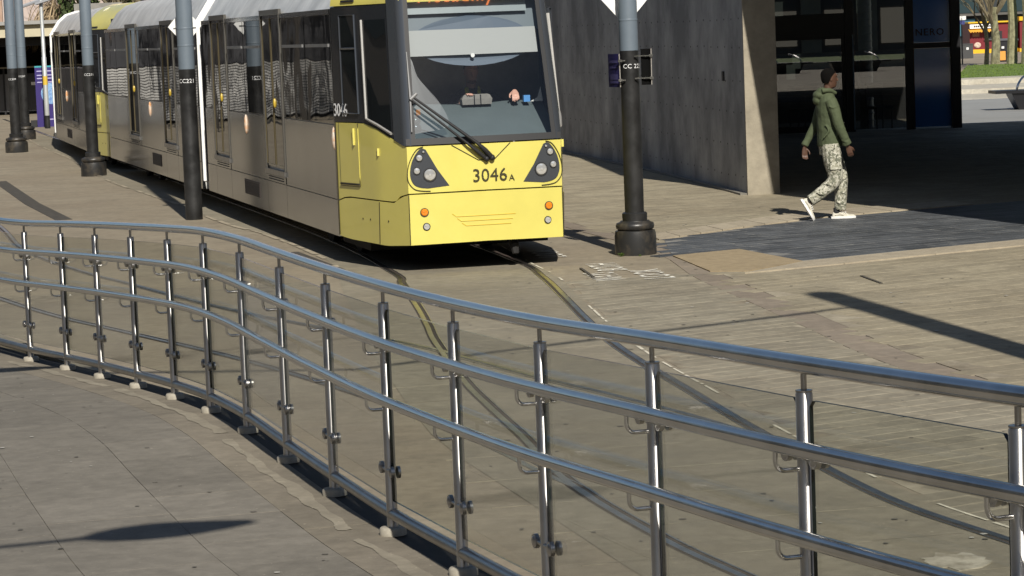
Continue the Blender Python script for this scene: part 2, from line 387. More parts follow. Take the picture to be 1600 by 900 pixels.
for nm, a, b in (('kerb_band', kerbA_lo, kerbA_hi), ('kerb_band', kerbB_lo, kerbB_hi)):
    strip(a, b, 13, .021, -.02, nm, M_PALE)
kerb_zone = kerbA_lo+kerbA_hi[::-1]; kerb_zone2 = kerbB_lo+kerbB_hi[::-1]
def in_plaza(x, y): return inpoly(x, y, plaza_poly) and not inpoly(x, y, dark_poly) and not inpoly(x, y, buff_poly) and not inpoly(x, y, kerb_zone) and not inpoly(x, y, kerb_zone2)
def setts(test, length, depth, gap, z, xr, yr, seed):
    rr = random.Random(seed); out = []
    nrow = int(120/depth)
    for k in range(-nrow//2, nrow//2):
        q = k*depth; s = -80+rr.random()*length
        while s < 80:
            L = length*rr.uniform(.65, 1.35); cx = (s+L/2)*RC-(q+depth/2)*RS; cy = (s+L/2)*RS+(q+depth/2)*RC; s += L
            if not (xr[0] < cx < xr[1] and yr[0] < cy < yr[1]): continue
            if abs(cx) > .215*cy+1.2: continue
            if test(cx, cy): out.append((cx, cy, L-gap, depth-gap, z+rr.uniform(-.0012, .0012)))
    return out
def sett_shape(mb, c, hx, hy, z, tilt=0.0):
    b = .006
    ca, sa = RC, RS
    def P(x, y, zz): return (c[0]+ca*x-sa*y, c[1]+sa*x+ca*y, zz)
    mb.add([P(-hx, -hy, z-.02), P(hx, -hy, z-.02), P(hx, hy, z-.02), P(-hx, hy, z-.02), P(-hx, -hy, z-.003), P(hx, -hy, z-.003), P(hx, hy, z-.003), P(-hx, hy, z-.003),
            P(-hx+b, -hy+b, z), P(hx-b, -hy+b, z), P(hx-b, hy-b, z), P(-hx+b, hy-b, z)],
           [(0, 1, 5, 4), (1, 2, 6, 5), (2, 3, 7, 6), (3, 0, 4, 7), (4, 5, 9, 8), (5, 6, 10, 9), (6, 7, 11, 10), (7, 4, 8, 11), (8, 9, 10, 11)])
PV = setts(in_plaza, .50, .24, .013, .0080, (-3, 14), (9, 52), 11)
PV.sort(key=lambda p: p[1])
near = [p for p in PV if abs(p[0]) < .2*p[1] and p[1] > 13.5][:300]; near_ids = set(map(id, near))
unit = {}
for p in near:                               # the nearest pavers, each an object
    key = round(p[2]/.08)
    if key not in unit:
        m1 = MB(); keep = (RC, RS); RC, RS = 1.0, 0.0; sett_shape(m1, (0, 0), key*.04-.0, p[3]/2, 0); RC, RS = keep
        unit[key] = m1.mesh('paver', M_PAVER1, 0)
    o = obj('paver', unit[key], plaza, (p[0], p[1], p[4]), (0, 0, ROW))
    o.scale = (p[2]/(key*.08), 1, 1)
mb = MB()
for p in PV:
    if id(p) not in near_ids: sett_shape(mb, p, p[2]/2, p[3]/2, p[4])
mb.build('paver_field', M_PAVER, plaza, smooth=0)['kind'] = 'stuff'
DK = setts(lambda x, y: inpoly(x, y, dark_poly) and not inpoly(x, y, kerb_zone), .42, .21, .015, .0118, (1, 14), (26, 40), 12)
mb = MB()
for p in DK: sett_shape(mb, p, p[2]/2, p[3]/2, p[4])
mb.build('blue_sett_field', M_DARK, bpy.data.objects['dark_setts_bed'], smooth=0)['kind'] = 'stuff'

# setts between the right-hand rail and the band of stones
mar = [(p[0]+.05, p[1]) for p in re_ if 8.5 < p[1] < 26.5]; bl = [p for p in catmull(band_l, 5) if 8.5 < p[1] < 26.5]
margin_poly = mar+bl[::-1]
margin = struct(MB().prism(margin_poly, -.03, .002).build('rail_margin', M_PLAZA, smooth=0))
M_MARG = ground_mat('margin_sett', [(.222, .194, .142), (.262, .234, .175), (.185, .164, .124)], rnd=.10)
MS = setts(lambda x, y: inpoly(x, y, margin_poly), .34, .19, .012, .0045, (-1, 6), (9, 26.4), 21)
MS.sort(key=lambda p: p[1]); MS = [p for p in MS if p[1] > 12]
unit2 = {}
for p in MS[:300]:
    key = round(p[2]/.08)
    if key not in unit2:
        m1 = MB(); keep = (RC, RS); RC, RS = 1.0, 0.0; sett_shape(m1, (0, 0), key*.04, p[3]/2, 0); RC, RS = keep; unit2[key] = m1.mesh('sett', M_MARG, 0)
    o = obj('sett', unit2[key], margin, (p[0], p[1], p[4]), (0, 0, ROW)); o.scale = (p[2]/(key*.08), 1, 1)
mb = MB()
for p in MS[300:]: sett_shape(mb, p, p[2]/2, p[3]/2, p[4])
mb.build('sett_field', ground_mat('margin_sett_far', [(.222, .194, .142), (.262, .234, .175), (.185, .164, .124)], isl=.10), margin, smooth=0)['kind'] = 'stuff'
# cross joints of the slabs that carry the tracks
mb = MB(); CR, CL = resample(catmull(RAIL_R[3:15], 6), 60), resample(catmull(RAIL_L[3:16], 6), 60); rr = random.Random(5)
for i in range(0, 60, 2):
    a, b = Vector(CL[i]), Vector(CR[i]); d = (b-a).normalized()
    for p, q in ((a+d*.10, b-d*.10), (a-d*.55, a-d*.09)):
        mb.obox(tuple((p+q)/2), math.atan2(d.y, d.x), (q-p).length/2, .004+.003*rr.random(), .0, .0042)
struct(mb.build('slab_joints', mat('slab_joint', (.14, .12, .09), .95, col2=(.27, .24, .175), scale=3, lo=.4, hi=.55), smooth=0))

# worn crossing letters painted beside the rails
M_WORN = mat('worn_paint', (.21, .18, .14), .85, col2=(.74, .71, .62), scale=7, lo=.34, hi=.5)
mk = struct(bpy.data.objects.new('painted_crossing_words', None)); COL.objects.link(mk)
for body, x, y in (('LOOK', 1.62, 26.0), ('BOTH', 1.20, 27.05), ('WAYS', 1.14, 26.0), ('LOOK', .62, 28.9)):
    me = text_mesh(body, .46, M_WORN, 0.0, 'LEFT', 2, 1.0)
    o = obj('painted_word', me, mk, (x, y, .0085), (0, 0, R(97))); o.scale = (.72 if body != 'LOOK' else .82, 1, 1)
# pale worn scrap of paint near the railing
rr = random.Random(31); P_ = []
for k in range(22): a = 2*math.pi*k/22; P_.append((1.98+.17*math.cos(a)*rr.uniform(.75, 1.1), 11.95+.20*math.sin(a)*rr.uniform(.6, 1.15)))
struct(MB().prism(P_, .0, .0075).build('worn_paint_patch', mat('patch_paint', (.255, .225, .165), .85, col2=(.46, .42, .33), scale=9, lo=.38, hi=.62), smooth=0))
# short dark service-cover joints and patches in the paving
mb = MB()
for (x0, y0), (x1, y1) in (((3.36, 25.42), (3.44, 24.61)), ((.72, 27.4), (.82, 26.3)), ((-9.65, 50.5), (-7.68, 42.8)), ((-7.68, 42.8), (-6.46, 38.5)), ((-2.6, 31.0), (-1.9, 28.4))):
    d = math.atan2(y1-y0, x1-x0); mb.obox(((x0+x1)/2, (y0+y1)/2), d, math.dist((x0, y0), (x1, y1))/2, .014 if y0 < 30 else .12, .0, .0165 if x0 > 0 else .006)
struct(mb.build('paving_joints', M_JOINT, smooth=0))

# ------------------------------------------------------------------ ramp up to the platform, left of the glass railing
POSTS = [(-4.36, 22.02), (-3.837, 20.95), (-3.366, 19.86), (-2.96, 18.9), (-2.567, 17.93), (-2.196, 16.97), (-1.852, 15.97), (-1.53, 14.95), (-1.209, 13.8), (-.896, 12.7), (-.566, 11.55), (-.241, 10.55), (.092, 9.47), (.437, 8.4), (.803, 7.35), (1.209, 6.35), (1.70, 5.38)]
def zr(y): return interp(y, [-6, 0, 5.4, 6.35, 7.35, 8.4, 9.47, 10.55, 12.7, 14.95, 15.97, 16.97, 17.93, 18.9, 19.86, 20.95, 22.0, 23.2], [.70, .62, .50, .472, .438, .400, .352, .318, .292, .280, .262, .219, .175, .130, .083, .030, .012, 0.008])
FLINE = catmull([(-6.2, 26.2), (-5.3, 24.1)]+POSTS+[(2.4, 4.2), (3.3, 2.6)], 8)
FL = resample(FLINE, 240)
def offs(P, d):
    out = []
    for i, p in enumerate(P):
        a = P[max(i-1, 0)]; b = P[min(i+1, len(P)-1)]; dx, dy = b[0]-a[0], b[1]-a[1]; L = math.hypot(dx, dy)
        out.append((p[0]+dy/L*d, p[1]-dx/L*d))      # d>0: towards the ramp (left of the railing seen from the camera)
    return out
# body of the ramp (under the slabs) with its kerb wall
K = [0, .35, .85, 1.45, 2.05, 2.65, 3.3, 4.2, 6, 12]
offK = [offs(FL, k+.015) for k in K]; vs = []
for i in range(len(FL)):
    vs.append((offK[0][i][0], offK[0][i][1], -.02))
    for k in range(len(K)):
        x, y = offK[k][i]; vs.append((x, y, zr(FL[i][1])-.004))
nn = len(K)+1; fs = []
for i in range(len(FL)-1):
    for j in range(nn-1): fs.append((i*nn+j, i*nn+j+1, (i+1)*nn+j+1, (i+1)*nn+j))
ramp = struct(MB().add(vs, fs).build('ramp', M_RJOINT, smooth=0))
cum = [0]
for a, b in zip(FL, FL[1:]): cum.append(cum[-1]+math.dist(a, b))
def at_s(P, s): return tuple(interp(s, cum, [p[c] for p in P]) for c in (0, 1))
EDGES = [.015, .33, .82, 1.40, 2.0, 2.6, 3.2, 3.9]; LINES = [offs(FL, e) for e in EDGES]
for r in range(len(EDGES)-1):
    s = .3+.37*(r % 2); A, B = LINES[r], LINES[r+1]; g = .0015
    while s < cum[-1]-1.2:
        L = (.62 if r else .72)*random.uniform(.9, 1.15); mb = MB(); top = []; bot = []
        gA = g/ (EDGES[r+1]-EDGES[r])
        for ss in (s+g, s+L/2, s+L-g):
            a = Vector(at_s(A, ss)); b = Vector(at_s(B, ss)); z = zr(at_s(FL, ss)[1])+random.uniform(-.001, .001)
            pa = a.lerp(b, gA); pb = a.lerp(b, 1-gA)
            top.append(((pa.x, pa.y, z), (pb.x, pb.y, z))); bot.append(((pa.x, pa.y, z-.05), (pb.x, pb.y, z-.05)))
        T = [t[0] for t in top]+[t[1] for t in top[::-1]]; Bt = [t[0] for t in bot]+[t[1] for t in bot[::-1]]
        cxp = at_s(FL, s)[1]
        if 9.0 < cxp < 25.5:
            mb.loft([Bt, T]); f = mb.build('slab' if r else 'edge_stone', M_SLAB if r else M_EDGE, ramp, smooth=0)
        s += L
# worn pale mortar between edge stones, and the rails' shade painted along the ramp edge, with the kerb beyond
mb = MB(); rr = random.Random(4); FD = resample(FLINE, 1400); lineS = {}
def wob(x, s): return math.sin(x*.11+s)*.5+math.sin(x*.043+2*s)*.6+math.sin(x*.31+3*s)*.3
o_in = []; o_out = []
for i in range(len(FD)):
    base = .155+.016*wob(i, 1.0); wd = max(0, .062+.026*wob(i, 2.7)+.005*rr.uniform(-1, 1))
    if (i // 37) % 5 == 3 and i % 37 < 14: wd = 0
    o_in.append(base-wd/2); o_out.append(base+wd/2)
def offv(P, D):
    out = []
    for i, p in enumerate(P):
        a = P[max(i-1, 0)]; b = P[min(i+1, len(P)-1)]; dx, dy = b[0]-a[0], b[1]-a[1]; L = math.hypot(dx, dy)
        out.append((p[0]+dy/L*D[i], p[1]-dx/L*D[i]))
    return out
Pi, Po = offv(FD, o_in), offv(FD, o_out); FM = resample(FLINE, 1400)
for i in range(250, 1150):
    if o_out[i]-o_in[i] < .004 and o_out[i+1]-o_in[i+1] < .004: continue
    V4 = [(*Pi[i], zr(FM[i][1])+.0025), (*Po[i], zr(FM[i][1])+.0025), (*Po[i+1], zr(FM[i+1][1])+.0025), (*Pi[i+1], zr(FM[i+1][1])+.0025)]
    mb.add(V4, upface(V4, [(0, 1, 2, 3)]))
mb.build('mortar_wear', M_MORTAR, ramp, smooth=0)['kind'] = 'stuff'
M_RAILSHADE = mat('rail_shade_black', (.018, .016, .014), .85, var=.4, scale=7)  # near-black colour stands in for the shadow of the rails
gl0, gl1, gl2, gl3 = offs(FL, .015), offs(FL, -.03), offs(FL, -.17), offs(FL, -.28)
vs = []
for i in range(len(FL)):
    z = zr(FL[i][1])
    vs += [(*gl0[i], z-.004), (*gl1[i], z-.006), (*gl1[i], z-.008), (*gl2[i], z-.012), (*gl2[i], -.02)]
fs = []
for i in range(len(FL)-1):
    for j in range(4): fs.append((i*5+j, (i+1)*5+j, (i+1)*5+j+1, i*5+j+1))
struct(MB().add(vs, fs).build('shaded_ramp_edge', M_RAILSHADE, smooth=0))
strip(gl2[::6], gl3[::6], 60, .05, -.02, 'kerb_stones', M_PALE)
# ------------------------------------------------------------------ railing of steel posts, three rails and glass panes
rail_t = thing('glass_railing', 'long curved stainless steel railing with glass panes along the edge of the ramp', 'railing', (0, 0, 0))
def tangent(i):
    a = POSTS[max(i-1, 0)]; b = POSTS[min(i+1, len(POSTS)-1)]; return math.atan2(b[1]-a[1], b[0]-a[0])
RH = 1.10
top_line = [(x, y, zr(y)+RH) for x, y in POSTS]
ext0 = (-5.4, 24.2, RH+.008); ext1 = (2.5, 4.0, zr(4.0)+RH)
MB().tube(catmull([ext0]+top_line+[ext1], 8), .0262, 20).build('top_handrail', M_STEEL, rail_t, smooth=60)
def inner_path(d, h, P=None):
    out = []
    for i, (x, y) in enumerate(POSTS):
        t = tangent(i); out.append((x+math.sin(t)*d, y-math.cos(t)*d, zr(y)+h))
    return out
for h in (.885, .637):
    P = inner_path(.095, h); a = (P[0][0]*2-P[1][0], P[0][1]*2-P[1][1], P[0][2]); b = (P[-1][0]*2-P[-2][0], P[-1][1]*2-P[-2][1], P[-1][2]+.03)
    MB().tube(catmull([a]+P+[b], 8), .0235, 18).build('handrail', M_STEEL, rail_t, smooth=60)
P = inner_path(-.004, .092); a = (P[0][0]*2-P[1][0], P[0][1]*2-P[1][1], P[0][2]); b = (P[-1][0]*2-P[-2][0], P[-1][1]*2-P[-2][1], P[-1][2]+.03)
MB().tube(catmull([a]+P+[b], 8), .027, 16).build('bottom_rail', M_STEELD, rail_t, smooth=60)
mb = MB(); mb.lathe([(.0245, .02), (.0245, 1.018), (.022, 1.024)], 18)
post_me = mb.mesh('post', M_POST, 50)
foot_me = MB().lathe([(.060, 0), (.060, .026), (.054, .034), (.03, .036)], 20).mesh('foot', M_FOOT, 50)
pin_me = MB().lathe([(.024, 1.0245), (.024, 1.029), (.0085, 1.030), (.0085, RH-.02)], 12).mesh('handrail_pin', M_STEELD, 50)
def hook(h):
    pts = [(0, -.095, h-.018), (0, -.095, h-.048)]
    for k in range(1, 6):
        t = R(90)*k/5; pts.append((0, -.065-.03*math.cos(t), h-.048-.03*math.sin(t)))
    pts += [(0, -.018, h-.078)]
    return MB().tube(pts, .0072, 10).mesh('hook', M_STEEL, 60)
hooks = [hook(.885), hook(.637)]
def clamp(z):
    mb = MB(); mb.tube([(-.085, -.014, z), (.085, -.014, z)], .009, 8)
    for sx in (-1, 1):
        mb.disc((sx*.086, -.008, z), (0, -1, 0), .027, .016, 18); mb.disc((sx*.086, -.024, z), (0, -1, 0), .020, .005, 16, .015); mb.disc((sx*.086, .008, z), (0, 1, 0), .027, .012, 16)
    return mb.mesh('glass_clamp', M_CLAMP, 50)
clamps = [clamp(.29), clamp(.845)]
for i, (x, y) in enumerate(POSTS):
    t = tangent(i)
    po = obj('post', post_me, rail_t, (x, y, zr(y)), (0, 0, t))
    for nm, me in (('foot', foot_me), ('handrail_pin', pin_me), ('hook', hooks[0]), ('hook', hooks[1]), ('glass_clamp', clamps[0]), ('glass_clamp', clamps[1])):
        obj(nm, me, po)
for i in range(len(POSTS)-1):
    (x0, y0), (x1, y1) = POSTS[i], POSTS[i+1]; L = math.dist((x0, y0), (x1, y1)); t = math.atan2(y1-y0, x1-x0)
    z0, z1 = zr(y0), zr(y1); o = .040; sl = (z1-z0)/L; mb = MB()
    prof = [(o, .155), (L-o, .155), (L-o, .985), (L-o-.018, 1.003), (o+.018, 1.003), (o, .985)]
    A = [(p, -.006, z0+sl*p+h) for p, h in prof]; B = [(p, .006, z0+sl*p+h) for p, h in prof]; n = len(A)
    mb.add(A+B, [tuple(range(n)), tuple(range(2*n-1, n-1, -1))]); mb.cur = 1
    mb.add(A+B, [(j, n+j, n+(j+1) % n, (j+1) % n) for j in range(n)])
    mb.build('glass_pane', [M_PANE, M_PANEEDGE], rail_t, smooth=0, loc=(x0, y0, 0), rot=(0, 0, t), outward=True)

# ================================================================== TRAM
HW = 1.25
NODES = [(1.25, 1.75), (1.015, .62), (.83, .0), (0, -.05)]
def cab_pt(s, z):
    a = min(s, 6-s); sg = -1 if s < 3 else 1
    i = min(int(a), 2); f = a-i; (v0, u0), (v1, u1) = NODES[i], NODES[i+1]
    v = v0+(v1-v0)*f; u = u0+(u1-u0)*f
    if a > 2: u = -.05*(1-(v/.83)**2)
    rk = max(0, z-1.34)*.23*min(a, 1.0); lean = max(0, z-1.34)*.03*min(a, 1)
    if z < .8: u += (.8-z)*.02*min(a, 1)
    if a < 2 and z < .82: u += (.82-z)*.10*max(0, 1-abs(a-1))
    return Vector((sg*(v-lean), u+rk, z))
def cab(s, z, off=0.0):
    p = cab_pt(s, z)
    if off:
        e = .04; du = cab_pt(min(6, s+e), z)-cab_pt(max(0, s-e), z); dz = cab_pt(s, z+e)-cab_pt(s, z-e)
        n = du.cross(dz).normalized(); p = p+n*off
    return p
def patch(ss, zlo, zhi, nz=4, off=0.0, thick=.02, mb=None):
    """panel on the nose: ss = list of outline parameters, zlo/zhi = height or function of the parameter"""
    mb = mb or MB(); fl = zlo if callable(zlo) else (lambda s: zlo); fh = zhi if callable(zhi) else (lambda s: zhi)
    n = len(ss); vs = []
    for o in (off, off-thick):
        for s in ss:
            for k in range(nz+1): vs.append(cab(s, fl(s)+(fh(s)-fl(s))*k/nz, o))
    m = nz+1; N = n*m; fs = []
    for i in range(n-1):
        for k in range(nz): fs.append((i*m+k, (i+1)*m+k, (i+1)*m+k+1, i*m+k+1))
    if thick:
        rim = [i*m for i in range(n)]+[(n-1)*m+k for k in range(1, m)]+[i*m+nz for i in range(n-2, -1, -1)]+[k for k in range(nz-1, 0, -1)]
        for a, b in zip(rim, rim[1:]+rim[:1]): fs.append((a, N+a, N+b, b))
    else: vs = vs[:N]
    return mb.add(vs, fs)
def lin(a, b, n): return [a+(b-a)*k/n for k in range(n+1)]
def band_lo(s):
    a = min(s, 6-s); return interp(a, [0, .72, 1.92, 3], [1.565, 1.565, 1.335, 1.335])
ALL = lin(0, 1, 5)+lin(1, 2, 4)[1:]+lin(2, 4, 14)[1:]+lin(4, 5, 4)[1:]+lin(5, 6, 5)[1:]
PARTS = []        # (name, mesh, section, parent name or None, label)
def part(name, me, sec=0, parent=None): PARTS.append((name, me, sec, parent)); return len(PARTS)-1

# ---- nose skin
core = MB(); patch(ALL, .30, lambda s: band_lo(s)-.02, 10, -.022, 0, core)
part('nose_shell', core.mesh('nose_shell', M_SEAM, 0))
def seamed(s):   # upper edge of the bumper: steps up towards the face
    a = min(s, 6-s); return interp(a, [0, .12, .3, 1.55, 1.72, 2, 3], [.70, .735, .75, .735, .80, .83, .835])
zb = lambda s: interp(min(s, 6-s), [0, .25, 1.25, 2, 3], [.315, .29, .265, .295, .305])
bump_ss = lin(2.006, 3.994, 14)
part('bumper', patch(bump_ss, zb, lambda s: seamed(s)-.007, 5).mesh('bumper', M_YELLOW, 25))
for s0, s1 in ((0, .996), (5.004, 6), (1.004, 1.994), (4.006, 4.996)):
    part('skirt_panel', patch(lin(s0, s1, 6), zb, lambda s: seamed(s)-.007, 4).mesh('skirt_panel', M_YELLOW, 25))
part('nose_panel', patch(lin(2, 4, 16), lambda s: seamed(s)+.007, 1.325, 5).mesh('nose_panel', M_YELLOW, 25))
for s0, s1 in ((0.02, 1.995), (4.005, 5.98)):
    part('side_panel', patch(lin(s0, s1, 14), lambda s: seamed(s)+.007, lambda s: band_lo(s)-.008, 5).mesh('side_panel', M_YELLOW, 25))
for s0, s1 in ((.10, .56), (5.44, 5.90)):
    h = part('hatch', patch(lin(s0, s1, 4), .875, 1.555, 3, .006, .01).mesh('hatch', M_YELLOW, 25))
    sm = MB(); sm.tube([cab(s0, 1.555, .004), cab(s0, .872, .004), cab(s1, .872, .004), cab(s1, 1.555, .004)], .005, 5)
    sm.tube([cab(s0, .895, .008), cab(s1, .895, .008)], .012, 5)
    part('hatch_gap', sm.mesh('hatch_gap', M_SEAM, 0), 0, h)
    hh = MB(); sA = s0+(s1-s0)*.80 if s0 < 3 else s0+(s1-s0)*.20
    hh.tube([cab(sA, 1.50, .010), cab(sA, 1.32, .010)], .016, 8)
    part('hatch_handle', hh.mesh('hatch_handle', M_YELLOW), 0, h)
for s in (.88+.15, 6-1.03):
    mb = MB(); p = cab(s, 1.22, .004); q = cab(s, 1.30, .004)
    mb.tube([p, q], [.018, .018], 4); part('door_button', mb.mesh('door_button', M_YELLOW, 0))
# ---- black band round the cab, pillars
for s0, s1 in ((0, 1.62), (4.38, 6)):
    part('cab_band', patch(lin(s0, s1, 12), band_lo, 2.815, 8, .0).mesh('cab_band', M_BLACK, 25))
for s0, s1 in ((1.62, 2.06), (3.94, 4.38)):
    part('front_pillar', patch(lin(s0, s1, 6), lambda s: band_lo(s), 3.02, 10, .012, .05).mesh('front_pillar', M_GREYP, 60))
for s0, s1 in ((.24, .62), (5.38, 5.76)):
    w_ = part('cab_window', patch(lin(s0, s1, 4), 1.66, 2.72, 4, .008).mesh('cab_window', M_SALOON, 25))
    fr = MB(); sA, sB = (s0, s1); fr.tube([cab(sA, 1.66, .01), cab(sB, 1.66, .01), cab(sB, 2.72, .01), cab(sA, 2.72, .01), cab(sA, 1.66, .01)], .012, 5)
    fr.tube([cab(sA, 2.36, .012), cab(sB, 2.36, .012)], .012, 5)
    part('window_frame', fr.mesh('window_frame', M_GREYP, 0), 0, w_)
for s0, s1 in ((.80, 1.54), (4.46, 5.20)):
    w_ = part('cab_window', patch(lin(s0, s1, 6), lambda s: band_lo(s)+.06, 2.66, 4, .008).mesh('cab_window', M_SALOON, 25))
    fr = MB(); ee = s0 if s0 < 3 else s1; e2 = s1 if s0 < 3 else s0
    fr.tube([cab(ee, 2.66, .012)]+[cab(ee, z, .012) for z in (2.2, band_lo(ee)+.06)]+[cab(ee+(e2-ee)*k/5, band_lo(ee+(e2-ee)*k/5)+.05, .012) for k in range(1, 6)], .016, 5)
    part('window_frame', fr.mesh('window_frame', mat('window_trim', (.30, .29, .27), .4), 0), 0, w_)
# ---- windscreen (one sheet), black surround
mb = MB(); patch(lin(2.04, 3.96, 16), 1.40, 3.02, 10, .004, 0, mb); ws = mb.mesh('windscreen', M_SCREEN, 60)
if ws.polygons[40].normal.y > 0: ws.flip_normals()
part('windscreen', ws)
mb = MB()
patch(lin(2.0, 4.0, 16), 1.338, 1.405, 1, .010, .04, mb); part('windscreen_frame', mb.mesh('windscreen_frame', M_RUBBER, 30))
for s0, s1 in ((2.05, 2.115), (3.885, 3.95)):
    part('windscreen_seal', patch(lin(s0, s1, 1), 1.40, 3.02, 8, .007, .01).mesh('windscreen_seal', M_RUBBER, 30))
# ---- roof cap
def ring(z, inset, back): return [Vector(((p.x)*(1-inset), p.y*(1-inset*.3)+back, z)) for p in (cab_pt(s, 2.83) for s in ALL)]
mb = MB(); mb.loft([ring(2.825, 0, 0), ring(2.92, .012, .0), ring(3.02, .05, .08), ring(3.16, .17, .30), ring(3.28, .32, .6), ring(3.34, .5, .9)], closed=False)
part('roof_cap', mb.mesh('roof_cap', M_YELLOW, 50))
for sg in (0, 1):
    mb = MB(); ss = lin(.30, .62, 3) if not sg else lin(5.38, 5.70, 3); patch(ss, 2.86, 2.885, 1, .012, .02, mb)
    part('roof_vent', mb.mesh('roof_vent', M_RUBBER, 0))
# ---- front details
def face(v, z, off=.003):
    a = 3-abs(v)/.83; s = a if v <= 0 else 6-a; return cab(s, z, off)
def plate(poly, off, thick, material, name, sec=0, parent=None):
    mb = MB(); A = [face(v, z, off) for v, z in poly]; B = [face(v, z, off-thick) for v, z in poly]; n = len(A)
    mb.add(A+B, [tuple(range(n))]+[(j, n+j, n+(j+1) % n, (j+1) % n) for j in range(n)])
    return part(name, mb.mesh(name, material, 0), sec, parent)
for sg in (-1, 1):
    cl = catmull([(.70, 1.295), (.745, 1.24), (.785, 1.16), (.805, 1.07), (.80, .99), (.765, .925), (.70, .895), (.62, .885)], 4)+[(.40, .905)]+[(.52, 1.08), (.635, 1.29), (.67, 1.305)]
    hp = plate([(sg*v, z) for v, z in cl], .006, .02, M_GREYP, 'headlight_panel')
    rim = MB(); rim.tube([face(sg*v, z, .007) for v, z in catmull([(.66, 1.318), (.73, 1.29), (.80, 1.18), (.83, 1.05), (.82, .95), (.77, .885), (.70, .862), (.60, .855)], 4)], .005, 5)
    part('panel_gap', rim.mesh('panel_gap', M_SEAM, 0), 0, hp)
    for v, z, r, nm in ((.705, 1.205, .034, 'lamp'), (.735, 1.07, .034, 'lamp'), (.60, 1.025, .062, 'headlight'), (.66, 1.265, .013, 'marker_lamp')):
        p = face(sg*v, z, .0); n = face(sg*v, z, .1)-face(sg*v, z, 0); mb = MB()
        mb.disc(p, n, r*1.18, .014, 20); k = part(nm+'_rim', mb.mesh('rim', M_RUBBER), 0, hp)
        mb = MB(); q = p+n.normalized()*.012; mb.disc(q, n, r, .010, 20, r*.85); mb.disc(q+n.normalized()*.010, n, r*.85, .006, 20, r*.3)
        mb.disc(q+n.normalized()*.012, n, r*.35, .008, 10, r*.2)
        part(nm, mb.mesh(nm, M_LENS, 30), 0, hp)
    for v, z, m_, nm in ((.672, .635, M_ORANGE, 'indicator'), (.655, .485, M_LENS, 'fog_lamp')):
        p = face(sg*v, z, .0); n = face(sg*v, z, .1)-face(sg*v, z, 0); mb = MB(); mb.disc(p, n, .046 if nm == 'indicator' else .040, .008, 20); part('lamp_rim', mb.mesh('lamp_rim', M_RUBBER))
        mb = MB(); mb.disc(p+n.normalized()*.006, n, .040 if nm == 'indicator' else .033, .012, 20, .03)
        for k in range(3):
            t = R(120*k+30); e = p+n.normalized()*.019; mb.tube([e, e+Vector((math.cos(t), 0, math.sin(t)))*.030], .0025, 4)
        part(nm, mb.mesh(nm, m_, 30))
for k, (z, a, b) in enumerate(((.575, -.34, .30), (.525, -.29, .27), (.475, -.24, .25))):
    mb = MB(); mb.tube([face(v, z, .001) for v in lin(a, b, 6)], .0055, 5); mb.tube([face(a, z, .001), face(a-.04, z+.03, .001)], .004, 4)
    part('bumper_groove', mb.mesh('bumper_groove', mat('yellow_edge', (.60, .40, .02), .5), 0))
mb = MB(); mb.tube([face(v, z, .004) for v, z in ((-.36, 1.322), (-.08, 1.155), (.09, 1.155), (.27, 1.322))], .005, 5)
part('wiper_recess', mb.mesh('wiper_recess', M_SEAM, 0))
def put_text(body, size, m_, pos, spacing=1.0, sx=1.0, rot='front', ext=.0015):
    me = text_mesh(body, size, m_, ext, 'CENTER', 3, spacing)
    M = {'front': Matrix.Rotation(R(90), 4, 'X'), 'left': Matrix.Rotation(R(-90), 4, 'Z') @ Matrix.Rotation(R(90), 4, 'X')}[rot]
    me.transform(Matrix.Translation(pos) @ M @ Matrix.Diagonal((sx, 1, 1, 1))); return me
f_ = face(0, 1.0, .004)
part('fleet_number', put_text('3046', .192, mat('number_black', (.035, .03, .01), .5), (.035, f_.y-.006, .93), 1.02, .98))
part('fleet_number', put_text('A', .092, MATS['number_black'], (.272, f_.y-.001, .925)))
# seams, coupler
for s in (1.0, 2.003, 3.997, 5.0):
    mb = MB(); mb.tube([cab(s, zb(s)+.01, .002)]+[cab(s, z, .002) for z in lin(.34, seamed(s)-.012, 3)], .0045, 5); part('panel_gap', mb.mesh('panel_gap', M_SEAM, 0))
for s in (.012, 5.988):
    mb = MB(); mb.tube([cab(s, z, .004) for z in lin(.33, 1.56, 6)], .008, 5); part('panel_gap', mb.mesh('panel_gap', M_SEAM, 0))
mb = MB(); mb.tube([(.32, .25, .30), (.32, .12, .22), (.32, .10, .14)], [.06, .05, .035], 8); part('coupler', mb.mesh('coupler', M_UNDER))
for s in (.60, .78, 1.3, 4.7, 5.22, 5.40):
    mb = MB(); p = cab(s, .53, .001); mb.disc(p, cab(s, .53, .1)-cab(s, .53, 0), .010, .004, 8); part('bolt', mb.mesh('bolt', M_SEAM, 0))
# wipers
mb = MB()
piv = face(.06, 1.175, .03); tip = face(-.745, 1.83, .06)
mb.tube([piv, face(-.02, 1.26, .06), face(-.10, 1.33, .065), tip], [.028, .026, .018, .012], 8)
mb.tube([face(.0, 1.165, .03), face(-.10, 1.25, .05), face(-.2, 1.33, .06), face(-.76, 1.80, .06)], [.026, .022, .014, .010], 8)
mb.ball(piv, .034, 10, 6); mb.ball(face(.0, 1.165, .03), .032, 10, 6)
wp = part('wiper', mb.mesh('wiper', M_RUBBER, 50))
mb = MB(); mb.tube([face(-.77, 1.47, .03), face(-.765, 1.83, .04), face(-.775, 2.30, .03)], [.008, .013, .005], 6); mb.tube([face(-.77, 1.80, .06), face(-.70, 1.86, .06)], .02, 8)
part('wiper_blade', mb.mesh('wiper_blade', mat('wiper_grey', (.20, .20, .20), .4), 50), 0, wp)
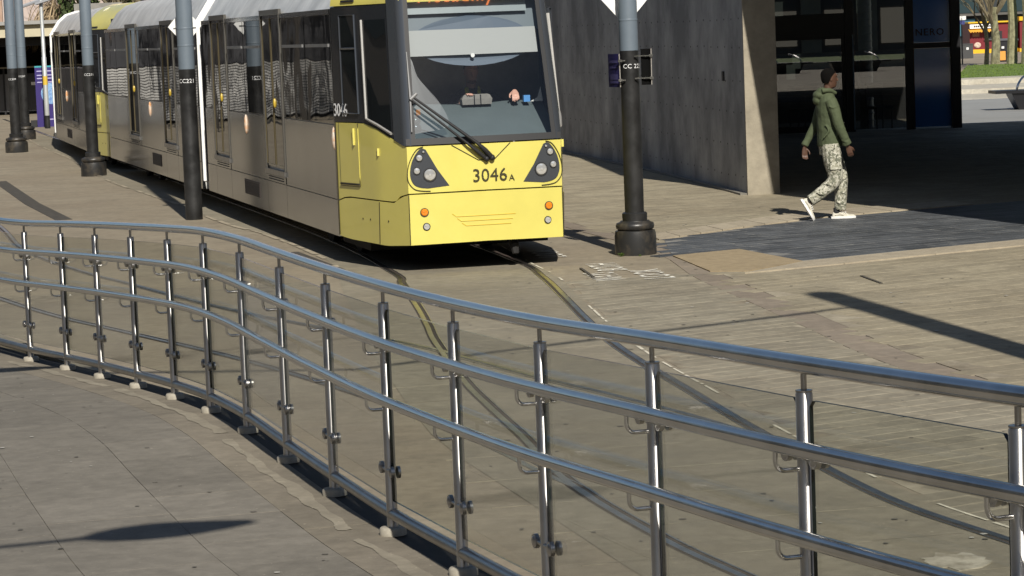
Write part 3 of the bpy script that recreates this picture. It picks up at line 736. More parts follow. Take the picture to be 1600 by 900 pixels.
# ---- inside the cab
def inner(v, z, u): return Vector((v, u, z))
cabd = mat('cab_dark', (.022, .022, .024), .8)
mb = MB(); mb.box(-1.0, 1.0, 2.0, 2.04, .9, 3.0); mb.prism([(-.78, .25), (.78, .25), (.93, .72), (1.15, 1.9), (-1.15, 1.9), (-.93, .72)], .95, 1.0); mb.box(-.7, .7, .75, 2.0, 2.98, 3.0)
for sg in (-1, 1):
    mb.add([(sg*.92, .74, 1.0), (sg*1.15, 2.0, 1.0), (sg*1.13, 2.0, 2.98), (sg*.88, 1.15, 2.98)], [(0, 1, 2, 3)])
part('cab_interior', mb.mesh('cab_interior', cabd, 0))
mb = MB(); rows = []
for z, u in ((1.36, .10), (1.42, .20), (1.50, .34), (1.70, .72), (1.735, .86), (1.60, .95)):
    rows.append([(v, u+.06*(v/.8)**2, z) for v in lin(-.86, .86, 12)])
mb.loft(rows, closed=False); part('dashboard', mb.mesh('dashboard', mat('dash_grey', (.105, .132, .138), .6, var=.05, scale=4), 60))
mb = MB(); mb.box(.62, .69, .66, .72, 1.72, 1.79); dv = mat('blue_plastic', (.10, .30, .65), .4); part('dash_cup', mb.mesh('dash_cup', dv, 0))
mb = MB(); mb.add([(.70, .70, 1.72), (.84, .70, 1.72), (.85, .72, 1.74), (.82, .70, 1.88), (.78, .70, 1.76)], [(0, 1, 2, 3, 4)]); part('paper_sheet', mb.mesh('paper_sheet', M_WHITE, 0))
mb = MB(); mb.ball((-.66, .30, 1.58), .058, 14, 9); mb.lathe([(.055, 0), (.062, .01), (.062, .03), (.04, .06)], 14, (-.66, .30, 1.49)); part('camera_dome', mb.mesh('camera_dome', M_BLACK, 40))
mb = MB(); mb.box(-.645, -.60, .31, .34, 1.64, 1.70); part('warning_sticker', mb.mesh('warning_sticker', M_ORANGE, 0))
def glassback(v, z, back): p = face(v, z, 0); return (p.x*.99, p.y+back, p.z)
mb = MB(); A = [glassback(v, 2.255, .09) for v in lin(-.77, .73, 10)]; B = [glassback(v, 2.525, .09) for v in lin(-.77, .73, 10)]
mb.loft([A, B, [(x, y+.012, z) for x, y, z in B], [(x, y+.012, z) for x, y, z in A]], closed=False); part('roller_blind', mb.mesh('roller_blind', mat('blind_grey', (.36, .37, .36), .7), 0))
mb = MB(); c = glassback(0, 2.245, .085); mb.disc(c, (0, -1, 0), .022, .008, 14); part('blind_knob', mb.mesh('blind_knob', M_WHITE))
mb = MB(); E_ = [glassback(.0+.70*math.cos(2*math.pi*k/36), 2.40+.265*math.sin(2*math.pi*k/36), .13) for k in range(36)]; mb.add(E_, [tuple(range(36))]); part('reflection_disc', mb.mesh('reflection_disc', mat('reflection_blue', (.085, .115, .155), .6), 0))  # blue-grey disc stands in for a reflection on the windscreen
mb = MB(); A = [glassback(v, 2.50, .16) for v in lin(-.80, .80, 8)]; B = [glassback(v, 3.02, .16) for v in lin(-.80, .80, 8)]; mb.loft([A, B], closed=False); part('header_panel', mb.mesh('header_panel', mat('header_grey', (.14, .17, .19), .6), 0))
mb = MB(); A = [glassback(v, 2.695, .10) for v in lin(-.76, .66, 8)]; B = [glassback(v, 3.01, .10) for v in lin(-.76, .66, 8)]; mb.loft([A, B, [(x, y+.05, z) for x, y, z in B]], closed=False); dsp = part('destination_display', mb.mesh('destination_display', mat('display_grey', (.24, .28, .29), .5), 0))
me = put_text('Piccadilly', .215, mat('led_orange', (.9, .25, .06), .5, emit=(1.0, .28, .08, .7)), (-.16, face(0, 2.86, 0).y+.075, 2.815), 1.06)
part('display_letters', me, 0, dsp)
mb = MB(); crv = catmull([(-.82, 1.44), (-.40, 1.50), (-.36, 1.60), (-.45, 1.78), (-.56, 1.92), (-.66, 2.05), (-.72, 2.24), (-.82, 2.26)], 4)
mb.add([glassback(v, z, .10) for v, z in crv], [tuple(range(len(crv)))]); part('reflection_sheet', mb.mesh('reflection_sheet', glass('reflection_film', (.62, .68, .72), 1.9, .3, .55), 0))  # curved blue sheet imitates a reflection in the left of the glass

# ---- saloon sections
def pr(x0, x1, u0, u1, z0, z1): return MB().box(x0, x1, u0, u1, z0, z1)
def saloon(sec, u0, u1, doors, shift=0.0, lights=(), grille=None, rear=True):
    prof = [(-1.20, .30), (-1.225, .5), (-1.225, 2.79), (-1.20, 2.83), (-1.02, 3.10), (-.84, 3.25), (-.55, 3.33), (.55, 3.33), (.84, 3.25), (1.02, 3.10), (1.20, 2.83), (1.225, 2.79), (1.225, .5), (1.20, .30)]
    def rg(u, k=1.0): return [(x*k, u, z if z > 1 else z) for x, z in prof]
    mb = MB(); mb.loft([rg(u0), rg(u1)] if not rear else [rg(u0), rg(u1-.25), rg(u1, .94)]); part('body_shell', mb.mesh('body_shell', M_ROOF, 25), sec)
    edges = [u0+.03]
    for d0, d1 in doors: edges += [d0, d1]
    edges.append(u1-.03)
    for sg in (-1, 1):
        X = lambda a, b: (min(sg*a, sg*b), max(sg*a, sg*b))
        for k in range(0, len(edges), 2):
            a, b = edges[k]+.03, edges[k+1]-.03
            if b-a < .15: continue
            part('body_panel', pr(*X(1.222, 1.25), a, b, .712, 1.525).mesh('body_panel', M_SILVER, 0), sec)
            n = max(1, round((b-a)/1.5))
            for q in range(n):
                p0 = a+(b-a)*q/n; p1 = a+(b-a)*(q+1)/n
                part('window', pr(*X(1.222, 1.246), p0+.02, p1-.02, 1.54, 2.74).mesh('window', M_SALOON, 0), sec)
                if p1-p0 > .9:
                    part('window_bar', pr(*X(1.246, 1.258), p0+.12, p1-.12, 2.385, 2.42).mesh('window_bar', mat('bar_grey', (.22, .22, .22), .4), 0), sec, len(PARTS)-1)
            part('cant_rail', pr(*X(1.222, 1.256), a, b, 2.745, 2.80).mesh('cant_rail', M_SILVER, 0), sec)
        sk = [u0+.03]+[x for d in doors for x in d]+[u1-.03]
        for a, b in zip(sk, sk[1:]):
            part('skirt', pr(*X(1.20, 1.25), a+.006, b-.006, .30, .700).mesh('skirt', M_SILVER, 0), sec)
        for d0, d1 in doors:
            mb = MB(); mb.box(*X(1.225, 1.262), d0-.02, d0+.05, .86, 2.86); mb.box(*X(1.225, 1.262), d1-.05, d1+.02, .86, 2.86); mb.box(*X(1.225, 1.262), d0+.05, d1-.05, 2.79, 2.86)
            dr = part('door', mb.mesh('door', mat('door_frame', (.09, .085, .075), .3), 0), sec)
            mid = (d0+d1)/2
            for a, b in ((d0+.055, mid-.008), (mid+.008, d1-.055)):
                part('door_leaf', pr(*X(1.228, 1.246), a, b, .90, 2.785).mesh('door_leaf', M_SALOON, 0), sec, dr)
                tr = MB(); xx = 1.249
                tr.tube([(sg*xx, a+.02, .93), (sg*xx, b-.02, .93), (sg*xx, b-.02, 2.75), (sg*xx, a+.02, 2.75), (sg*xx, a+.02, .93)], .006, 4)
                part('door_trim', tr.mesh('door_trim', mat('brass_trim', (.28, .235, .14), .35, .6), 0), sec, dr)
            part('door_step', pr(*X(1.225, 1.275), d0-.02, d1+.02, .80, .865).mesh('door_step', M_STEELD, 0), sec, dr)
            part('door_sill', pr(*X(1.225, 1.256), d0, d1, .712, .79).mesh('door_sill', M_SILVER, 0), sec, dr)
            mb = MB(); [mb.box(*X(1.256, 1.262), d0+.18, d1-.18, z, z+.012) for z in (.735, .765)]; part('step_slit', mb.mesh('step_slit', M_RUBBER, 0), sec, dr)
            mb = MB(); mb.ball((sg*1.25, mid-.11, 1.70), (.02, .03, .06), 10, 6); part('door_button', mb.mesh('door_button', mat('button_yellow', (.6, .42, .05), .4)), sec, dr)
        for ul in lights:
            mb = MB(); mb.ball((sg*1.25, ul, 1.38), (.03, .055, .13), 12, 8); part('side_lamp', mb.mesh('side_lamp', mat('side_lens', (.80, .74, .64), .12, col2=(.80, .36, .12), scale=14, coat=.5)), sec)
        if grille:
            mb = MB(); g0, g1 = grille; mb.box(*X(1.25, 1.255), g0, g1, .44, .64)
            for k in range(6): mb.box(*X(1.255, 1.262), g0+.03, g1-.03, .46+.03*k, .472+.03*k)
            part('grille', mb.mesh('grille', mat('grille_brown', (.035, .026, .022), .6), 0), sec)
def bogie(sec, u):
    mb = MB(); mb.box(-.95, .95, u-1.1, u+1.1, .20, .62)
    for du in (-.9, .9):
        for sg in (-1, 1): mb.disc((sg*.68, u+du, .33), (sg, 0, 0), .33, .10, 20)
    part('bogie', mb.mesh('bogie', M_UNDER, 30), sec)
saloon(0, 1.76, 12.25, ((5.19, 6.65), (9.83, 11.3)), lights=(1.83, 8.25), grille=(7.3, 8.6), rear=False)
part('silver_corner', pr(-1.253, -1.222, 1.765, 1.79, .71, 2.8).mesh('silver_corner', M_SILVER, 0))
bogie(0, 4.0)
pr(0, 1, 0, 1, 0, 1)
part('underframe', MB().box(-1.1, 1.1, 1.5, 12.0, .34, .9).box(-.78, .78, .3, 1.5, .34, .8).box(-1.0, 1.0, 1.3, 2.9, .16, .5).mesh('underframe', M_UNDER, 0))
# side numbers by the cab window
def on_side(s, z): p = cab(s, z, .010); return p
for k, ch in enumerate('3046'):
    p = on_side(.03+.0*k, 1.66); q = cab(.22-.065*(3-k)+.06, 1.63, .012)
    q = cab_pt(max(0.02, .30-.085*(3-k)), 1.63)
    d = (cab_pt(1, 1.63)-cab_pt(0, 1.63)).normalized(); ang = math.atan2(d.y, d.x)
    nrm = Vector((d.y, -d.x, 0)) if d.y < 0 else Vector((-d.y, d.x, 0))
    me = text_mesh(ch, .20, M_LETTER, .001, 'CENTER', 3)
    nn_ = d.cross(Vector((0, 0, 1))).normalized()
    M = Matrix.Translation(q+nn_*.012) @ Matrix.Rotation(ang, 4, 'Z') @ Matrix.Rotation(R(90), 4, 'X'); me.transform(M); part('side_number', me)
# second half, hinged at the bellows
PIVOT = (0, 12.5, 0)
n0 = len(PARTS)
saloon(1, .16, 13.1, ((2.85, 4.35), (7.85, 9.4)), lights=(6.25,), grille=(5.0, 6.2))
bogie(1, 10.2)
part('underframe', MB().box(-1.1, 1.1, .3, 12.6, .34, .9).mesh('underframe', M_UNDER, 0), 1)
eq = MB(); eq.box(-.62, .62, 4.4, 10.4, 3.33, 3.60); eq.box(-.5, .5, 10.6, 12.0, 3.33, 3.48); eq.add([(-.62, 10.4, 3.6), (.62, 10.4, 3.6), (.62, 11.0, 3.34), (-.62, 11.0, 3.34)], [(0, 1, 2, 3)])
part('roof_equipment', eq.mesh('roof_equipment', mat('roof_box', (.20, .19, .17), .7, var=.2, scale=3), 0), 1)
def hoop(k, u): return [(x*k, u, .3+(z-.3)*(k if z > 1 else 1)) for x, z in ((-1.225, .42), (-1.225, 2.79), (-1.02, 3.10), (-.84, 3.25), (-.55, 3.33), (.55, 3.33), (.84, 3.25), (1.02, 3.10), (1.225, 2.79), (1.225, .42))]
mb = MB(); mb.loft([hoop(.97 if k % 2 else .91, -.25+.05*k) for k in range(9)])
part('bellows', mb.mesh('bellows', M_RUBBER, 0), 1)
mb = MB(); mb.loft([hoop(1.004, .138), hoop(1.012, .142), hoop(1.012, .150), hoop(1.0, .156)])  # white hoop: sunlight on the rear section's end edge, put in as colour
part('sunlit_end_edge', mb.mesh('sunlit_end_edge', M_WHITE, 0), 1)

def make_tram(label, loc, rz, bend, group, shift=-.03):
    t = thing('tram', label, 'tram', (loc[0], loc[1], 0), rz, group); made = []
    for name, me, sec, par in PARTS:
        o = bpy.data.objects.new(name, me); COL.objects.link(o)
        if par is not None: o.parent = made[par]
        else:
            o.parent = t
            if sec: o.location = (shift, PIVOT[1], 0); o.rotation_euler = (0, 0, bend)
        made.append(o)
    return t
make_tram('front tram with its yellow nose numbered 3046 and silver side', TRAM_O, TRAM_A, R(.3), 'coupled trams on the track')
make_tram('second tram behind the first, its yellow cab partly hidden by a black pole', tram_w(-.24, 26.05), TRAM_A-R(.6), R(-4.5), 'coupled trams on the track')
#@@TRAMEND
# ================================================================== CONCRETE PAVILION
M_CONC = mat('concrete', (.195, .195, .195), .85, col2=(.43, .425, .415), scale=.75, bump=.12, bscale=12, stretch=(1.0, 1.0, .8), lo=.40, hi=.66, rnd=.03, detail=10)
M_CONCE = mat('concrete_end', (.30, .265, .20), .85, var=.18, scale=3, bump=.2, bscale=30)
M_HOLE = mat('tie_hole', (.05, .047, .044), .9)
wall = thing('concrete_wall', 'dark bare concrete wall with rows of tie holes, between the tram and the cafe glass', 'wall', (0, 0, 0))
WP = catmull([(3.42, 37.95), (3.03, 41.2), (2.48, 45.2), (1.80, 49.4), (1.08, 53.8), (.2, 58.4)], 6)
WL = resample(WP, 9); off = [(.43, .03)]*9
M_END = M_CONCE
for i in range(8):
    a, b = Vector(WL[i]), Vector(WL[i+1]); d = (b-a).normalized(); n = Vector((d.y, -d.x))
    if n.x < 0: n = -n
    g = d*.003
    for z0, z1 in ((0, 4.6),):
        q = a+g; r = b-g
        o = MB().prism([tuple(q), tuple(r), tuple(r+n*.42), tuple(q+n*.42)], z0+.004, z1).build('wall_panel', M_CONC, wall, smooth=0)
    c0, c1 = a+n*.012, b+n*.012
    MB().prism([tuple(c0), tuple(c1), tuple(c1+n*.40), tuple(c0+n*.40)], 0, 4.6).build('wall_core', M_HOLE, wall, smooth=0)
# the end face towards the camera
a, b = Vector(WL[0]), Vector(WL[1]); d = (b-a).normalized(); n = Vector((d.y, -d.x)); n = n if n.x > 0 else -n
MB().prism([tuple(a-d*.03), tuple(a+d*.008), tuple(a+n*.47+d*.008), tuple(a+n*.47-d*.03)], .0, 4.6).build('end_face', M_END, wall, smooth=0)
mb = MB(); rr = random.Random(2)
for i in range(8):
    a, b = Vector(WL[i]), Vector(WL[i+1]); d = (b-a).normalized(); n = Vector((d.y, -d.x)); n = n if n.x > 0 else -n
    for z in (.25, .70, 1.18, 1.62, 2.12, 2.52, 3.1):
        for k in range(5):
            p = a.lerp(b, .1+.2*k); mb.disc((p.x-n.x*.004, p.y-n.y*.004, z+rr.uniform(-.01, .01)), (n.x, n.y, 0), .013, .006, 8)
mb.build('tie_holes', M_HOLE, wall, smooth=0)['kind'] = 'stuff'
mb = MB(); p = Vector(WL[0]).lerp(Vector(WL[1]), .55); mb.obox((p.x-.01, p.y), math.atan2(d.y, d.x), .045, .012, 1.62, 1.76); mb.build('vent_slot', M_RUBBER, wall, smooth=0)
sk = [(x-.10, y) for x, y in WP]
strip(sk, WP, 22, .035, -.02, 'wall_skirting', mat('skirt_stone', (.20, .185, .155), .8, var=.15, scale=6), parent=wall, kind='stuff')
roof_poly = [(5.045, 31.8), (9.3, 17.8), (26, 17.8), (26, 53.4), (10.5, 53.4), (10.5, 63), (1.0, 63), (1.9, 54), (3.11, 38.0)]
pav = thing('cafe_pavilion', 'dark glass cafe front with black frames and a blue panel under a concrete roof', 'cafe', (0, 0, 0))
MB().prism(roof_poly, 4.61, 5.0).build('roof', mat('roof_concrete', (.11, .105, .10), .9, var=.1, scale=2), pav, smooth=0)
M_FRAME = mat('cafe_frame', (.014, .014, .016), .35)
M_CGLASS = glass('cafe_glass', (.55, .57, .57), 2.3)
M_BLUEG = mat('blue_panel', (.045, .19, .50), .06, spec=.6, coat=.3)
def bx(x0, x1, y0, y1, z0, z1, nm, m, par): return MB().box(x0, x1, y0, y1, z0, z1).build(nm, m, par, smooth=0)
FY = 57.6
bx(3.2, 7.48, FY-.06, FY+.06, 2.12, 2.56, 'door_head', M_FRAME, pav)
for x, w_ in ((3.3, .09), (5.72, .07), (7.48, .09), (8.78, .09)):
    bx(x-w_, x+w_, FY-.08, FY+.08, 0, 4.6, 'mullion', M_FRAME, pav)
bx(7.57, 8.69, FY-.05, FY+.05, 2.95, 3.03, 'transom', M_FRAME, pav)
bx(7.535, 7.565, FY-.13, FY-.085, .05, 2.1, 'door_edge', mat('edge_pale', (.35, .42, .45), .4), pav)
bx(5.86, 5.89, FY-.12, FY-.085, .7, 1.5, 'door_handle', M_STEEL, pav)
def gl(x0, x1, z0, z1, nm='pane', m=None): return MB().box(x0, x1, FY-.008, FY+.008, z0, z1).build(nm, m or M_CGLASS, pav, smooth=0, outward=True)
for x0, x1 in ((3.4, 4.5), (4.56, 5.64)):
    pass
for x0, x1 in ((3.40, 5.64), (5.80, 7.38)):
    dl = MB(); dl.box(x0, x0+.07, FY-.03, FY+.03, .02, 2.11); dl.box(x1-.07, x1, FY-.03, FY+.03, .02, 2.11); dl.box(x0+.07, x1-.07, FY-.03, FY+.03, 2.02, 2.11); dl.box(x0+.07, x1-.07, FY-.03, FY+.03, .02, .16)
    d_ = dl.build('door', M_FRAME, pav, smooth=0)
    g_ = MB().box(x0+.07, x1-.07, FY-.008, FY+.008, .16, 2.02).build('door_pane', M_CGLASS, d_, smooth=0, outward=True)
gl(3.40, 5.64, 2.57, 4.5); gl(5.80, 7.38, 2.57, 4.5); gl(7.58, 8.68, .05, 2.94)
for z0, z1 in ((.05, 1.74), (1.87, 4.5)):
    MB().box(8.82, 9.66, FY-.05, FY+.02, z0, z1).build('blue_panel', M_BLUEG, pav, smooth=0)
bx(8.82, 9.66, FY-.07, FY+.03, 1.745, 1.865, 'panel_rail', M_FRAME, pav)
bx(9.665, 9.87, FY-.12, FY+.12, 0, 4.6, 'mullion', M_FRAME, pav)
t_ = text_mesh('NERO', .215, mat('sign_black', (.003, .004, .006), .5), .004, 'CENTER', 2, 1.15); obj('wall_lettering', t_, pav, (9.22, FY-.055, 2.02), (R(90), 0, 0))
# inside: floor, back wall with far windows, duct, table and seats
cf = mat('cafe_inside', (.03, .028, .026), .8)
bx(3.2, 9.8, FY+6, FY+6.1, 0, 4.6, 'back_wall', cf, pav); bx(3.1, 3.2, FY+.1, FY+6, 0, 4.6, 'side_wall', cf, pav)
mb = MB()
for z in [k*.16 for k in range(29)]: mb.lathe([(.15, z), (.165, z+.01), (.165, z+.03), (.15, z+.04), (.15, z+.16)], 14, (8.05, FY+1.6, 0))
mb.build('duct', M_STEELD, pav, smooth=40)
bx(7.55, 7.75, FY+1.0, FY+1.1, 1.1, 1.75, 'red_poster', mat('poster_red', (.35, .02, .02), .6), pav)
for k, (x, z, w_) in enumerate(((4.2, 2.9, .22), (6.4, 2.8, .3), (6.9, 1.55, .18), (6.75, 1.30, .2), (8.2, 2.75, .10), (8.45, 2.8, .05), (8.55, 2.8, .05), (5.95, 1.5, .3))):
    bx(x, x+w_, FY+5.9, FY+5.98, z-.25, z+.1, 'lit_opening', mat('lit_opening', (.2, .2, .16), .6, emit=(.45, .5, .40, .10)), pav)
for x, y in ((8.25, FY+1.0), (6.6, FY+1.6)):
    c_ = thing('cafe_chair', 'black cafe chair seen dimly behind the %s' % ('right-hand glass pane' if x > 8 else 'glass of the entrance door'), 'chair', (x, y, 0), .4, 'chairs inside the cafe')
    mb = MB(); mb.box(-.22, .22, -.22, .22, .44, .50); mb.build('seat', M_RUBBER, c_, smooth=0)
    mb = MB(); mb.tube([(-.21, .2, .5), (-.2, .24, 1.0), (.2, .24, 1.0), (.21, .2, .5)], .025, 6); mb.box(-.2, .2, .21, .24, .7, .98); mb.build('backrest', M_RUBBER, c_, smooth=0)
    for sx in (-.19, .19):
        for sy in (-.19, .19): MB().tube([(sx, sy, 0), (sx, sy, .44)], .018, 6).build('leg', M_RUBBER, c_)

# ================================================================== POLES
def pole(name, label, loc, r, zb_, plinth, text, group, tz=None, top=7.4, ta=0.0, lean=0.0):
    t = thing(name, label, 'pole', (*loc, 0), 0, group)
    b0 = .62 if plinth else 0
    prof = [(r*1.0, b0), (r*1.02, b0+.02), (r*.98, zb_)]
    if not plinth: prof = [(r*1.02, 0), (r*1.02, 1.0), (r, 1.03), (r*.98, zb_)]
    MB().lathe(prof, 28).build('lower_shaft', M_POLEB, t, smooth=40)
    mb = MB(); mb.lathe([(r*.985, zb_+.001), (r*.985, top), (r*.9, top+.02)], 28); mb.build('upper_shaft', M_POLEG, t, smooth=40)
    for z in (zb_+.32, zb_+.56): MB().lathe([(r*.995, z), (r*1.01, z+.004), (r*1.01, z+.02), (r*.995, z+.024)], 24).build('band', M_POLEG, t)
    if plinth:
        k = r/.104
        MB().lathe([(.225*k, 0), (.228*k, .02), (.228*k, .20), (.218*k, .262), (.19*k, .27)], 28).build('plinth', M_PLINTH, t, smooth=45)
        MB().lathe([(.17*k, .262), (.205*k, .285), (.212*k, .315), (.205*k, .345), (.165*k, .36), (.16*k, .37)], 28).build('plinth_ring', M_PLINTH, t, smooth=60)
        MB().lathe([(.135*k, .37), (.138*k, .45), (.125*k, .462), (r*1.01, .465), (r*1.01, .63)], 24).build('collar', M_POLEB, t, smooth=40)
    if text:
        me = text_mesh(text, .068 if text == 'CC 223' else (.080 if text == 'CC221' else .066), M_LETTER, 0.0, 'CENTER', 2, 1.05)
        for v in me.vertices:
            a = v.co.x/(r*1.0)+ta; zz = v.co.y+(tz or zb_-.17); rad = r*1.0+.004
            v.co = (rad*math.sin(a), -rad*math.cos(a), zz)
        obj('pole_number', me, t)
    return t
G_ = 'black and grey tramway poles'
p223 = pole('catenary_pole', 'black and grey pole numbered CC 223 beside the tram nose, carrying two small sign boards', (1.37, 28.95), .104, 2.22, True, 'CC 223', G_, 2.03, ta=.34)
pole('catenary_pole', 'black and grey pole numbered CC221 without a plinth, standing just behind the railing bend', (-4.45, 37.5), .118, 2.12, False, 'CC221', G_, 1.93)
pole('catenary_pole', 'black pole numbered CC211 with a round plinth in front of the second yellow cab', (-7.98, 51.3), .112, 2.13, True, 'CC211', G_, 1.93, ta=.2)
pole('catenary_pole', 'nearer of the overlapping pair of poles at the left edge of the photo', (-11.87, 64.5), .125, 2.03, True, 'CC209', G_, 1.75)
pole('catenary_pole', 'farther of the overlapping pair of poles, half hidden behind its neighbour', (-13.22, 73.3), .125, 1.97, True, 'CC207', G_, 1.72)
# the two curved boards clipped to the pole beside the tram nose
for sg, c_, lab in ((-1, mat('board_blue', (.025, .022, .085), .35), 'navy board seen obliquely'), (1, mat('board_black', (.004, .004, .004), .9, spec=.1), 'black back of the board')):
    mb = MB(); n = 7; A = []
    cx = -.10 if sg < 0 else .10; cy = .0
    for k in range(n):
        s = k/(n-1)
        if sg < 0: x, y = cx-.008-.115*s, -.07+.26*s-.03*math.sin(math.pi*s)
        else: x, y = cx+.02+.11*s, -.10+.02*math.sin(math.pi*s)
        A.append((x, y))
    lo, hi = (1.83, 2.19) if sg < 0 else (1.845, 2.235)
    rings = [[(x, y, z) for x, y in A] for z in (lo, hi)]; rings2 = [[(x+.006, y+.006, z) for x, y in A] for z in (hi, lo)]
    mb.loft(rings+rings2+[rings[0]], closed=False)
    o = mb.build('sign_board', c_, p223, smooth=0); o['label'] = lab
    e = A[0] if sg < 0 else A[-1]
    MB().tube([(e[0], e[1]-.006, lo), (e[0]+.004*sg, e[1]-.006, hi)], .006, 6).build('board_edge', mat('board_rim', (.5, .47, .42), .4, .5), o)
    for z in (lo+.075, hi-.075):
        mb = MB(); mb.box(min(0.05*sg, e[0]), max(.05*sg, e[0]), -.125, -.110, z-.006, z+.006); mb.box(e[0]-.02, e[0]+.02, -.13, -.105, z-.014, z+.014); mb.build('board_clip', M_STEEL, o, smooth=0)
    if sg < 0:
        for z, h in ((2.12, .03), (2.05, .015), (1.97, .06), (1.90, .03)):
            mb = MB(); rings = [[(x-.004, y-.004, zz) for x, y in A[1:6]] for zz in (z-h, z)]; mb.loft(rings, closed=False); mb.build('board_print', mat('print_blue', (.06, .055, .15), .5), o, smooth=0)
# white diamond tram signs, hung on the poles
for (x, y, z), s_, lab in (((1.37-.02, 29.07, 2.83), .30, 'white diamond tram sign on the pole with two boards, cut by the photo edge'), ((-4.47, 37.66, 2.72), .235, 'white diamond tram sign behind the pole that stands by the railing bend')):
    o = thing('diamond_sign', lab, 'sign', (x, y, z), 0, 'white diamond tram signs')
    MB().add([(-s_, 0, 0), (0, 0, -s_*1.15), (s_, 0, 0), (0, 0, s_*1.15), (-s_, .012, 0), (0, .012, -s_*1.15), (s_, .012, 0), (0, .012, s_*1.15)],
             [(0, 1, 2, 3), (7, 6, 5, 4), (0, 4, 5, 1), (1, 5, 6, 2), (2, 6, 7, 3), (3, 7, 4, 0)]).build('plate', M_WHITE, o, smooth=0)
    MB().box(-.16, .16, -.006, -.002, -.03, -.015).build('bracket', M_STEELD, o, smooth=0)
# pole outside the picture on the right, whose shadow falls across the paving, and its span wire
pR = pole('catenary_pole', 'tall pole out of view at right that throws the long shadow on the paving', (4.65, 14.62), .17, 2.2, True, None, G_, top=7.38)
MB().ball((0, 0, 7.38), (.17, .17, .15), 14, 8).build('pole_cap', M_POLEG, pR)
pL = pole('catenary_pole', 'tall pole out of view behind the ramp, other end of the span wire', (-13.0, 14.25), .12, 2.2, True, None, G_)
tag(MB().tube([(4.62, 14.57, 6.55), (.4, 11.8, 6.4), (-13, 14.2, 6.6)], .034, 6).build('span_wire', M_RUBBER), 'black span wire overhead whose thin shadow crosses the paving', 'wire')
# ramp lamps outside the picture whose leaf-shaped shadows lie on the ramp
def ramp_lamp(head, ax, armlen, base_z, lab):
    x, y, z = head; dx, dy = math.cos(ax), math.sin(ax); bxp, byp = x-dx*armlen, y-dy*armlen
    t = thing('ramp_lamp', lab, 'lamp', (bxp, byp, base_z), ax, 'lamps along the ramp'); h = z-base_z
    MB().lathe([(.09, 0), (.09, .03), (.05, .06), (.042, h-.2), (.036, h)], 14).build('post', M_POLEG, t)
    MB().tube([(0, 0, h-.02), (armlen-.40, 0, h)], .024, 8).build('arm', M_POLEG, t)
    mb = MB(); rings = []
    for k in range(13):
        s = k/12; wd = .19*math.sin(math.pi*s**.8)**.85+.02; rings.append([(armlen-.40+.80*s, wd*math.cos(a), h+.035*math.sin(a)) for a in [2*math.pi*j/12 for j in range(12)]])
    mb.loft(rings); mb.build('lamp_head', M_POLEG, t, smooth=60)
ramp_lamp((-.47, 6.2, 4.85), R(20), 3.2, .5, 'leaf-headed ramp lamp near the camera, out of view, casting the near shadow')
ramp_lamp((-2.72, 14.45, 4.6), R(2), 3.4, .25, 'leaf-headed ramp lamp farther down the ramp, out of view at left')

# ================================================================== PEOPLE
def hand(mb, wrist, dirn, palm_n, side, size=.19, curl=.35):
    """palm and five fingers; dirn = pointing direction, palm_n = palm side, side = thumb side"""
    d = Vector(dirn).normalized(); n = Vector(palm_n); n = (n-d*n.dot(d)).normalized(); t = Vector(side); t = (t-d*t.dot(d)-n*t.dot(n)).normalized(); w_ = Vector(wrist); k = size/.19
    def P(a, b, c): return w_+d*a*k+t*b*k+n*c*k
    mb.loft([[P(a, wd*math.cos(q), th*math.sin(q)) for q in [2*math.pi*j/12 for j in range(12)]] for a, wd, th in ((-.01, .024, .018), (.03, .036, .016), (.07, .041, .014), (.095, .038, .011))])
    for b, L, r0 in ((.030, .072, .0088), (.010, .080, .0092), (-.011, .074, .0088), (-.031, .058, .0078)):
        c1 = curl; p0 = P(.088, b, 0); p1 = P(.088+L*.45*math.cos(c1*.6), b*1.05, L*.45*math.sin(c1*.6)); p2 = P(.088+L*.45*math.cos(c1*.6)+L*.32*math.cos(c1*1.7), b*1.05, L*.45*math.sin(c1*.6)+L*.32*math.sin(c1*1.7))
        p3 = P(.088+L*.45*math.cos(c1*.6)+L*.32*math.cos(c1*1.7)+L*.25*math.cos(c1*2.5), b*1.03, L*.45*math.sin(c1*.6)+L*.32*math.sin(c1*1.7)+L*.25*math.sin(c1*2.5))
        mb.tube([p0, p1, p2, p3], [r0*k, r0*k, r0*.9*k, r0*.7*k], 8)
    mb.tube([P(.018, .028, .004), P(.045, .052, .014), P(.072, .058, .026), P(.09, .054, .032)], [.013*k, .0115*k, .0098*k, .0075*k], 8)
